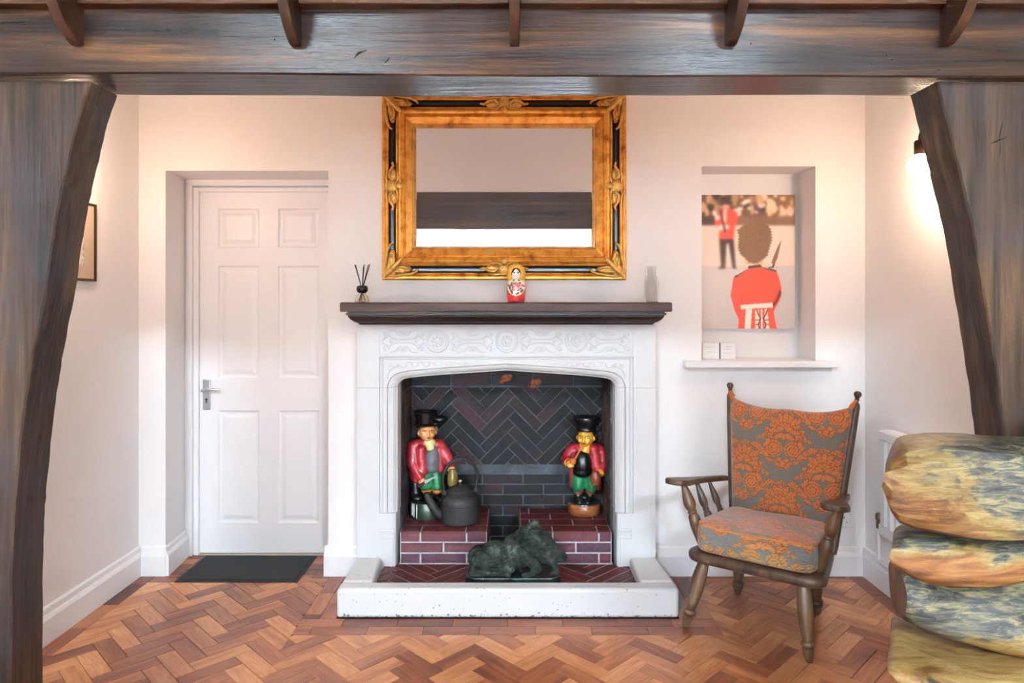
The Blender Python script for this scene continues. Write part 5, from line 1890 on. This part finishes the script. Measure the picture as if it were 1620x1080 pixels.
log('log', [(1403, 727), (1410, 712), (1424, 697), (1440, 692), (1475, 690), (1530, 694), (1580, 698), (1620, 699), (1950, 704)],
    [(1403, 760), (1410, 800), (1418, 815), (1440, 824), (1480, 830), (1520, 836), (1560, 839), (1600, 836), (1620, 832), (1950, 828)], 1.44, 0.105, log_mat('log_wood_a', 1, (0.817, 1.9, 1.074, 2.0, 0.52), 0.9), '', face=0.52, seed=1, power=0.5, seg=14, angle=24)
log('log', [(1413, 846), (1420, 840), (1432, 838), (1470, 838), (1540, 838.5), (1620, 836), (1950, 830)],
    [(1413, 878), (1420, 888), (1440, 900), (1460, 910), (1490, 915), (1540, 914), (1580, 908), (1620, 899), (1950, 896)], 1.46, 0.085, log_mat('log_wood_b', 2, (0.95, -0.2, 0.856, 9.0, 0.5), 1.1), '', face=0.52, seed=2, power=0.68)
log('log', [(1419, 897), (1424, 893), (1450, 901), (1490, 914), (1540, 912), (1580, 906), (1620, 898), (1950, 898)],
    [(1419, 966), (1424, 971), (1450, 982), (1500, 997), (1540, 1012), (1580, 1024), (1620, 1030), (1950, 1030)], 1.45, 0.09, log_mat('log_wood_c', 3, (0.95, -0.5, 0.70, 2.8, 0.60), 1.15), '', face=0.24, seed=3, power=0.9)
log('log', [(1408, 1012), (1412, 1004), (1422, 1001), (1450, 1005), (1500, 1017), (1540, 1025), (1580, 1026), (1620, 1030), (1950, 1032)],
    [(1408, 1030), (1414, 1045), (1440, 1066), (1480, 1092), (1540, 1125), (1620, 1150), (1950, 1150)], 1.42, 0.12, log_mat('log_wood_d', 5, (1.0, 0.0, 0.5, 0.0, 0.14), 1.0, ((92, 62, 30), (128, 98, 54), (142, 116, 70), (156, 134, 90))), '', face=0.5, seed=4, power=0.85)
for x in (1.18, 2.05):
    MB().lathe([(0.115, 0), (0.11, 0.05), (0.098, 0.2), (0.10, 0.42), (0.11, 0.56)], 22, (x, 1.42, 0)).build('stump_leg', log_mat('stump_wood_%d' % int(x), 6, (1.0, 0.0, 0.3, 0.5, 0.5)), LB, smooth=True)

# ------------------------------------------------------------------ painted wooden figures in the firebox
PAINT = {k: plain('carved_' + k, c, r_, coat=0.3, var=v_, vscale=30, bump=0.08, bscale=70) for k, (c, r_, v_) in {
    'red': ((158, 34, 44), 0.38, 0.22), 'green': ((22, 104, 62), 0.35, 0.3), 'black': ((16, 16, 17), 0.28, 0.2), 'grey': ((92, 92, 95), 0.5, 0.15), 'skin': ((226, 156, 98), 0.42, 0.15),
    'yellow': ((224, 168, 52), 0.4, 0.12), 'cream': ((206, 206, 140), 0.5, 0.1), 'brown': ((126, 70, 34), 0.4, 0.3), 'dark': ((46, 40, 38), 0.35, 0.3), 'olive': ((112, 98, 40), 0.4, 0.2), 'orange': ((206, 118, 50), 0.42, 0.15),
    'stone': ((150, 152, 155), 0.4, 0.2), 'lips': ((150, 40, 36), 0.4, 0.1), 'hair': ((92, 58, 30), 0.5, 0.2), 'white': ((226, 226, 222), 0.4, 0.05), 'basegreen': ((36, 48, 36), 0.35, 0.3), 'jug': ((122, 60, 36), 0.35, 0.25)}.items()}


def face_bits(fig, hd, c, r, skin, eye, yaw):
    """eyes, brows, mouth, ears as sub-parts of the head"""
    c = Vector(c)
    Rm = Matrix.Rotation(yaw, 3, 'Z')

    def q(x, y, z): return c + Rm @ Vector((x * r, y * r, z * r))
    for s in (-1, 1):
        MB().ball(q(s * 0.36, -0.93, 0.14), (0.12 * r, 0.06 * r, 0.055 * r), 10).build('eye', PAINT['stone'], hd, smooth=True)
        MB().ball(q(s * 0.36, -0.99, 0.13), (0.055 * r, 0.05 * r, 0.05 * r), 8).build('pupil', eye, hd, smooth=True)
        MB().tube([q(s * 0.16, -1.0, 0.33), q(s * 0.38, -0.97, 0.40), q(s * 0.58, -0.85, 0.33)], 0.035 * r, 6).build('eyebrow', PAINT['hair'], hd, smooth=True)
    MB().tube([q(-0.26, -0.93, -0.52), q(0, -1.02, -0.55), q(0.26, -0.93, -0.50)], [0.04 * r, 0.085 * r, 0.04 * r], 8).build('mouth', PAINT['lips'], hd, smooth=True)


def head_prims(c, r, yaw):
    c = Vector(c)
    Rm = Matrix.Rotation(yaw, 3, 'Z')

    def q(x, y, z): return c + Rm @ Vector((x * r, y * r, z * r))
    P_ = [('e', c, (0.92 * r, 0.98 * r, 1.05 * r)), ('c', q(0, -0.6, -0.55), q(0, -0.45, -0.3), 0.42 * r, 0.5 * r), ('c', q(0, -0.95, 0.22), q(0, -1.18, -0.2), 0.10 * r, 0.19 * r)]
    for s in (-1, 1):
        P_ += [('e', q(s * 0.45, -0.68, -0.22), (0.28 * r,) * 3), ('e', q(s * 0.95, 0.0, -0.05), (0.14 * r, 0.2 * r, 0.27 * r))]
    return P_


def hand_prims(w, d, up, r=0.013):
    """palm and curled fingers at wrist w, pointing along d"""
    w, d, up = Vector(w), Vector(d).normalized(), Vector(up).normalized()
    s = d.cross(up).normalized()
    P_ = [('e', w + d * 0.012, (r * 1.25,) * 3)]
    for k, L in enumerate((0.024, 0.028, 0.027, 0.022)):
        o = w + d * 0.018 + s * (k - 1.5) * 0.0085
        P_ += [('c', o, o + d * L * 0.6 + up * 0.002, 0.0058, 0.0054), ('c', o + d * L * 0.6 + up * 0.002, o + d * L * 0.75 - up * 0.014, 0.0054, 0.0048)]
    P_.append(('c', w + s * 0.012, w + d * 0.018 + s * 0.020 - up * 0.008, 0.006, 0.005))
    return P_


f1 = thing('carved_figure', 'painted wooden figure in red coat and green breeches standing behind the kettle', 'statue', (W(676, 0, 3.62).x, 3.625, 0.2415)); f1.scale = (1, 1, 0.93)
MB().lathe([(0.001, 0), (0.088, 0), (0.090, 0.004), (0.090, 0.086), (0.086, 0.092), (0.001, 0.092)], 30).build('base', PAINT['basegreen'], f1, smooth=True, angle=40)
for a, h0 in ((-2.10, 0.03), (-2.32, 0.045), (-2.5, 0.06)):
    MB().tube([(0.0905 * math.cos(a), 0.0905 * math.sin(a), z) for z in np.linspace(h0 * 0.3, 0.088, 6)], [0.002, 0.003, 0.0025, 0.0035, 0.003, 0.002], 6).build('paint_chip', PAINT['white'], f1)
blob('stump', [('c', (-0.062, 0.02, 0.10), (-0.068, 0.02, 0.19), 0.032, 0.026), ('e', (-0.05, -0.02, 0.105), (0.03, 0.025, 0.018))], PAINT['black'], f1, 0.005)
blob('boots', [('c', (-0.002, -0.01, 0.10), (0.0, 0.005, 0.135), 0.022, 0.022), ('c', (0.0, -0.02, 0.104), (0.022, -0.066, 0.102), 0.021, 0.016),
               ('c', (0.052, 0.0, 0.10), (0.052, 0.005, 0.135), 0.022, 0.022), ('c', (0.05, -0.01, 0.104), (0.075, -0.045, 0.102), 0.020, 0.016), ('c', (0.0, 0.005, 0.11), (0.05, 0.005, 0.11), 0.014, 0.014)], PAINT['black'], f1, 0.004, disp=0.002)
for x in (-0.003, 0.052):
    MB().lathe([(0.021, 0), (0.028, 0.3), (0.029, 0.7), (0.024, 1)], 16, (x, -0.004, 0.132), (x, -0.006, 0.162)).build('stocking', PAINT['orange'], f1, smooth=True)
blob('breeches', [('c', (-0.004, 0.004, 0.275), (-0.006, -0.008, 0.175), 0.042, 0.036), ('c', (0.040, 0.004, 0.275), (0.054, -0.008, 0.175), 0.040, 0.035), ('e', (0.018, 0.004, 0.27), (0.06, 0.045, 0.035))], PAINT['green'], f1, 0.005, disp=0.003)
blob('vest', [('e', (0.030, -0.026, 0.330), (0.045, 0.042, 0.075)), ('e', (0.030, -0.026, 0.290), (0.042, 0.038, 0.04))], PAINT['grey'], f1, 0.005)
blob('coat', [('e', (-0.022, 0.012, 0.345), (0.060, 0.056, 0.080)), ('e', (0.03, 0.022, 0.345), (0.055, 0.048, 0.080)), ('c', (-0.055, 0.0, 0.405), (0.062, 0.004, 0.405), 0.034, 0.032), ('e', (-0.056, 0.010, 0.25), (0.043, 0.050, 0.070)),
              ('c', (-0.030, -0.035, 0.385), (-0.018, -0.042, 0.265), 0.024, 0.028), ('c', (0.066, -0.026, 0.385), (0.074, -0.026, 0.270), 0.016, 0.020),
              ('c', (-0.072, -0.004, 0.395), (-0.076, -0.026, 0.305), 0.036, 0.033), ('c', (-0.076, -0.026, 0.305), (-0.028, -0.062, 0.235), 0.033, 0.024),
              ('c', (0.070, 0.0, 0.395), (0.106, -0.012, 0.335), 0.033, 0.030), ('c', (0.106, -0.012, 0.335), (0.130, -0.034, 0.296), 0.029, 0.024)], PAINT['red'], f1, 0.005, disp=0.004, dscale=0.02)
blob('cravat', [('e', (0.014, -0.022, 0.420), (0.034, 0.030, 0.026)), ('e', (0.020, -0.042, 0.400), (0.022, 0.016, 0.024))], PAINT['cream'], f1, 0.004)
h1 = blob('head', head_prims((0.0, -0.008, 0.478), 0.048, 0.25), PAINT['skin'], f1, 0.004, 3)
face_bits(f1, h1, (0.0, -0.008, 0.478), 0.048, 'skin', PAINT['grey'], 0.25)
blob('hair', [('e', (-0.006, 0.018, 0.486), (0.050, 0.042, 0.048)), ('c', (-0.043, 0.0, 0.50), (-0.044, 0.004, 0.455), 0.010, 0.009), ('c', (0.046, 0.014, 0.50), (0.046, 0.012, 0.462), 0.009, 0.008)], PAINT['hair'], f1, 0.004)
ht1 = MB().lathe([(0.001, 0.512), (0.058, 0.514), (0.064, 0.520), (0.056, 0.528), (0.050, 0.532), (0.052, 0.545), (0.060, 0.575), (0.066, 0.592), (0.063, 0.596), (0.054, 0.580), (0.03, 0.576), (0.001, 0.576)], 28, (-0.008, 0.004, 0.0)).build('hat', PAINT['black'], f1, smooth=True, angle=50)
blob('hat_wing', [('e', (0.062, 0.018, 0.548), (0.046, 0.034, 0.022)), ('e', (0.045, 0.0, 0.53), (0.030, 0.045, 0.014))], PAINT['black'], ht1, 0.004)
blob('hand', hand_prims((-0.024, -0.066, 0.228), (0.6, -0.5, -0.6), (0.2, -0.8, 0.5)), PAINT['skin'], f1, 0.0028, 2)
blob('hand', hand_prims((0.133, -0.038, 0.288), (0.15, -0.7, -0.6), (0.1, -0.6, 0.8)), PAINT['skin'], f1, 0.0028, 2)
MB().add([(-0.012, -0.085, 0.196), (0.0, -0.087, 0.228), (0.062, -0.09, 0.252), (-0.012, -0.092, 0.196), (0.0, -0.094, 0.228), (0.062, -0.094, 0.252)], [(0, 1, 2), (5, 4, 3), (0, 3, 4, 1), (1, 4, 5, 2), (2, 5, 3, 0)]).build('knife_blade', PAINT['stone'], f1)
MB().tube([(-0.036, -0.083, 0.190), (-0.002, -0.088, 0.214)], [0.010, 0.009], 10).build('knife_handle', PAINT['dark'], f1, smooth=True)
MB().lathe([(0.001, 0), (0.021, 0), (0.026, 0.012), (0.027, 0.045), (0.024, 0.072), (0.018, 0.086), (0.018, 0.094), (0.001, 0.094)], 22, (0.140, -0.068, 0.190)).build('mug', PAINT['olive'], f1, smooth=True, angle=50)

f2 = thing('carved_figure', 'painted wooden figure smoking a pipe on a round brown base, right side of firebox', 'statue', (W(924, 0, 3.675).x, 3.678, 0.2415)); f2.scale = (1, 1, 0.93)
MB().lathe([(0.001, 0), (0.083, 0), (0.087, 0.006), (0.088, 0.054), (0.084, 0.061), (0.001, 0.061)], 34).build('base', PAINT['brown'], f2, smooth=True, angle=40)
MB().lathe([(0.001, 0.0605), (0.080, 0.0605), (0.078, 0.066), (0.001, 0.067)], 30).build('base_top', PAINT['dark'], f2, smooth=True)
blob('boots', [('c', (-0.030, 0.0, 0.078), (-0.032, 0.005, 0.115), 0.022, 0.022), ('c', (-0.030, -0.012, 0.078), (-0.028, -0.062, 0.076), 0.020, 0.016), ('c', (0.032, 0.0, 0.078), (0.034, 0.005, 0.115), 0.022, 0.022),
               ('c', (0.030, -0.012, 0.078), (0.012, -0.066, 0.076), 0.020, 0.016), ('c', (-0.03, 0.005, 0.085), (0.03, 0.005, 0.085), 0.014, 0.014)], PAINT['black'], f2, 0.004, disp=0.002)
for x in (-0.031, 0.034):
    MB().lathe([(0.022, 0), (0.026, 0.4), (0.025, 1)], 16, (x, 0.0, 0.112), (x, -0.002, 0.142)).build('stocking', PAINT['jug'], f2, smooth=True)
blob('breeches', [('c', (-0.024, 0.0, 0.225), (-0.034, -0.006, 0.155), 0.041, 0.035), ('c', (0.032, 0.0, 0.225), (0.038, -0.006, 0.155), 0.043, 0.036), ('e', (0.004, 0.0, 0.225), (0.062, 0.045, 0.03))], PAINT['green'], f2, 0.005, disp=0.003)
blob('vest', [('e', (-0.012, -0.028, 0.290), (0.056, 0.046, 0.080)), ('e', (-0.012, -0.026, 0.245), (0.054, 0.044, 0.036))], PAINT['black'], f2, 0.005)
blob('coat', [('e', (0.012, 0.020, 0.320), (0.078, 0.048, 0.080)), ('c', (-0.050, 0.004, 0.368), (0.074, 0.004, 0.366), 0.033, 0.036), ('c', (0.048, -0.026, 0.375), (0.062, -0.034, 0.275), 0.028, 0.030), ('c', (-0.052, -0.016, 0.365), (-0.060, -0.016, 0.29), 0.020, 0.016),
              ('c', (-0.060, 0.015, 0.27), (-0.064, 0.018, 0.150), 0.018, 0.015), ('c', (0.066, 0.012, 0.27), (0.078, 0.015, 0.145), 0.026, 0.022), ('e', (0.0, 0.035, 0.22), (0.07, 0.02, 0.09)),
              ('c', (-0.066, 0.0, 0.366), (-0.100, -0.020, 0.312), 0.032, 0.029), ('c', (-0.100, -0.020, 0.312), (-0.090, -0.062, 0.305), 0.028, 0.024),
              ('c', (0.084, -0.004, 0.360), (0.104, -0.020, 0.290), 0.036, 0.032), ('c', (0.104, -0.020, 0.290), (0.080, -0.062, 0.252), 0.031, 0.024)], PAINT['red'], f2, 0.005, disp=0.004, dscale=0.02)
for pp, dd in (((-0.088, -0.070, 0.306), (0.05, -0.2, 0.05)), ((0.074, -0.070, 0.247), (-0.15, -0.1, -0.1))):
    d_ = Vector(dd).normalized() * 0.012
    MB().tube([Vector(pp) - d_, Vector(pp) + d_ * 0.3], [0.025, 0.024], 14).build('cuff', PAINT['orange'], f2, smooth=True)
blob('neck', [('c', (0.002, -0.012, 0.365), (0.006, -0.008, 0.41), 0.036, 0.030)], PAINT['yellow'], f2, 0.004)
h2 = blob('head', head_prims((0.008, -0.010, 0.436), 0.049, -0.3), PAINT['yellow'], f2, 0.004, 3)
face_bits(f2, h2, (0.008, -0.010, 0.436), 0.049, 'yellow', PAINT['grey'], -0.3)
MB().lathe([(0.001, 0.472), (0.052, 0.474), (0.056, 0.480), (0.052, 0.488), (0.054, 0.500), (0.064, 0.525), (0.072, 0.546), (0.070, 0.554), (0.058, 0.552), (0.03, 0.560), (0.001, 0.562)], 28, (0.012, 0.004, 0.0)).build('hat', PAINT['black'], f2, smooth=True, angle=50)
blob('hand', hand_prims((-0.086, -0.074, 0.306), (0.1, -0.7, 0.0), (-0.1, 0, 1)), PAINT['yellow'], f2, 0.0028, 2)
blob('hand', hand_prims((0.072, -0.076, 0.246), (-0.6, -0.5, 0.0), (0, -0.3, 1)), PAINT['yellow'], f2, 0.0028, 2)
MB().tube([(-0.012, -0.066, 0.408), (-0.030, -0.080, 0.378), (-0.060, -0.098, 0.330)], [0.0045, 0.005, 0.006], 10).build('pipe_stem', PAINT['orange'], f2, smooth=True)
MB().lathe([(0.001, 0), (0.012, 0.002), (0.017, 0.014), (0.016, 0.030), (0.012, 0.031), (0.010, 0.022), (0.001, 0.020)], 18, (-0.068, -0.104, 0.305), (-0.082, -0.106, 1.30)).build('pipe_bowl', PAINT['orange'], f2, smooth=True)
MB().lathe([(0.001, 0), (0.020, 0), (0.026, 0.012), (0.028, 0.035), (0.024, 0.058), (0.018, 0.070), (0.018, 0.076), (0.001, 0.076)], 22, (0.050, -0.100, 0.190), (0.040, -0.105, 1.19)).build('jug', PAINT['jug'], f2, smooth=True, angle=50)

# ------------------------------------------------------------------ kettle
kt = thing('kettle', 'old black cast iron kettle with hoop handle on the brick ledge', 'kettle', (W(728, 0, 3.53).x, 3.535, 0.2415))
MB().lathe([(0.001, 0.0), (0.094, 0.0), (0.101, 0.004), (0.103, 0.02), (0.1035, 0.075), (0.1045, 0.095), (0.101, 0.098), (0.099, 0.118), (0.094, 0.132), (0.080, 0.146), (0.068, 0.152), (0.066, 0.158), (0.001, 0.158)], 44).build('body', M['iron'], kt, smooth=True, angle=45)
lid = MB().lathe([(0.070, 0.1535), (0.071, 0.159), (0.066, 0.164), (0.050, 0.178), (0.028, 0.187), (0.001, 0.190)], 40).build('lid', M['iron'], kt, smooth=True, angle=50)
MB().lathe([(0.004, 0.186), (0.005, 0.198), (0.010, 0.203), (0.011, 0.210), (0.006, 0.215), (0.001, 0.216)], 18).build('lid_knob', M['chrome'], lid, smooth=True, angle=60)
for s, y in ((-1, -0.028), (1, 0.028)):
    MB().lathe([(0.001, 0), (0.012, 0), (0.012, 1), (0.001, 1)], 14, (s * 0.080, y - 0.007, 0.155), (s * 0.080, y + 0.007, 0.155)).build('handle_lug', M['iron'], kt, smooth=True, angle=40)
hp = [(-0.080, -0.028, 0.150)]
for a in np.linspace(200, -20, 26):
    hp.append((0.088 * math.cos(math.radians(a)) * (1.0), 0.03 * math.cos(math.radians(a)), 0.222 + 0.098 * math.sin(math.radians(a))))
hp.append((0.080, 0.028, 0.150))
MB().tube(hp, [0.006] + [0.0075 + 0.002 * math.sin(math.pi * k / 25) for k in range(26)] + [0.006], 12).build('handle', M['iron'], kt, smooth=True)
blob('spout', [('c', (-0.090, -0.012, 0.035), (-0.122, -0.020, 0.055), 0.030, 0.027), ('c', (-0.122, -0.020, 0.055), (-0.148, -0.026, 0.10), 0.027, 0.022), ('c', (-0.148, -0.026, 0.10), (-0.168, -0.030, 0.142), 0.021, 0.018)], M['iron'], kt, 0.004)

# ------------------------------------------------------------------ bronze boar
bronze, nt, bs = nm('verdigris_bronze')
geo = nt.nodes.new('ShaderNodeNewGeometry')
n1 = noise(nt, geo.outputs['Position'], 22, 6, 0.65)
nt.links.new(ramp_out(nt, n1.outputs['Fac'], [(0.36, (18, 26, 24)), (0.47, (42, 54, 49)), (0.56, (58, 68, 58)), (0.68, (104, 120, 113))]), bs.inputs['Base Color'])
bs.inputs['Metallic'].default_value = 0.35
bs.inputs['Roughness'].default_value = 0.42
n2 = noise(nt, mapping(nt, geo.outputs['Position'], (1, 1, 1.6)), 85, 5, 0.7, 0.6)
bumpn(nt, bs, n2.outputs['Fac'], 1.0, 0.012)
marble = plain('dark_green_marble', (30, 42, 40), 0.25, coat=0.3, var=0.6, vscale=16)
bo = thing('boar_statue', 'bronze statue of a wild boar lying on a dark plinth on the hearth', 'statue', (W(811, 0, 3.17).x, 3.172, TZ + 0.0012))
MB().prism([(-0.215, -0.060), (-0.175, -0.09), (0.18, -0.09), (0.218, -0.060), (0.218, 0.06), (0.18, 0.09), (-0.175, 0.09), (-0.215, 0.06)], lambda u, v, w: (u, v, w), 0, 0.044).build('plinth', marble, bo, bevel=0.004)
Z0 = 0.043
def bz(p_): return (p_[0], p_[1], p_[2] + Z0)
PR = [('e', (-0.150, 0.0, 0.062), (0.060, 0.060, 0.058)), ('e', (-0.075, 0.0, 0.072), (0.095, 0.062, 0.070)), ('e', (0.020, 0.0, 0.092), (0.080, 0.064, 0.082)), ('e', (0.062, 0.0, 0.125), (0.058, 0.054, 0.088)),
      ('e', (0.100, -0.006, 0.140), (0.058, 0.050, 0.082)), ('c', (0.118, -0.018, 0.152), (0.205, -0.030, 0.086), 0.058, 0.028), ('c', (0.205, -0.030, 0.084), (0.232, -0.033, 0.076), 0.026, 0.022),
      ('c', (0.150, -0.025, 0.098), (0.205, -0.03, 0.066), 0.030, 0.016), ('e', (0.155, -0.062, 0.112), (0.026, 0.016, 0.030)),
      ('c', (0.082, -0.050, 0.190), (0.112, -0.064, 0.206), 0.021, 0.008), ('c', (0.100, 0.040, 0.196), (0.116, 0.044, 0.214), 0.020, 0.009),
      ('c', (0.020, 0.0, 0.168), (0.104, 0.0, 0.216), 0.016, 0.020),
      ('e', (-0.146, -0.056, 0.062), (0.046, 0.030, 0.054)), ('c', (-0.168, -0.070, 0.045), (-0.180, -0.074, 0.018), 0.022, 0.014), ('c', (-0.184, -0.070, 0.014), (-0.135, -0.082, 0.010), 0.013, 0.011),
      ('c', (-0.125, -0.064, 0.024), (-0.055, -0.074, 0.020), 0.022, 0.017), ('c', (-0.055, -0.074, 0.018), (-0.015, -0.078, 0.012), 0.015, 0.010), ('e', (-0.03, -0.055, 0.035), (0.045, 0.025, 0.03)),
      ('c', (0.052, -0.052, 0.088), (0.118, -0.070, 0.040), 0.032, 0.020), ('c', (0.118, -0.070, 0.036), (0.072, -0.080, 0.012), 0.018, 0.012), ('c', (0.072, -0.080, 0.012), (0.05, -0.082, 0.010), 0.013, 0.010),
      ('c', (0.110, -0.005, 0.075), (0.188, -0.040, 0.052), 0.026, 0.017), ('c', (0.188, -0.040, 0.052), (0.204, -0.055, 0.014), 0.016, 0.011), ('c', (0.204, -0.055, 0.012), (0.172, -0.066, 0.010), 0.012, 0.009)]
r9 = random.Random(9)
for k in range(46):                                     # tufts of bristle on mane, flank and cheeks
    a = r9.random()
    if k < 24:
        c = Vector((r9.uniform(0.02, 0.14), -0.052 + r9.uniform(-0.006, 0.01), r9.uniform(0.08, 0.19)))
    else:
        c = Vector((r9.uniform(-0.17, 0.0), -0.058 + r9.uniform(-0.004, 0.012), r9.uniform(0.03, 0.10)))
    d_ = Vector((-0.018 + r9.uniform(-0.008, 0.008), -0.004, -0.014 + r9.uniform(-0.01, 0.006)))
    PR.append(('c', c, c + d_, 0.0085, 0.004))
PR2 = [(p_[0], bz(p_[1])) + ((bz(p_[2]),) + p_[3:] if p_[0] == 'c' else p_[2:]) for p_ in PR]
boar = blob('boar_body', PR2, bronze, bo, 0.0032, 2, disp=0.006, dscale=0.012)
for s in (-1, 1):
    MB().ball(bz((0.158, -0.028 + s * 0.046, 0.148)), 0.0065, 10).build('eye', M['black'], boar, smooth=True)
    MB().tube([bz((0.196, -0.030 + s * 0.026, 0.072)), bz((0.206, -0.030 + s * 0.036, 0.086)), bz((0.204, -0.030 + s * 0.038, 0.100))], [0.006, 0.005, 0.002], 8).build('tusk', bronze, boar, smooth=True)

for o in SC.objects:
    if '_w' in o.keys():
        del o['_w']
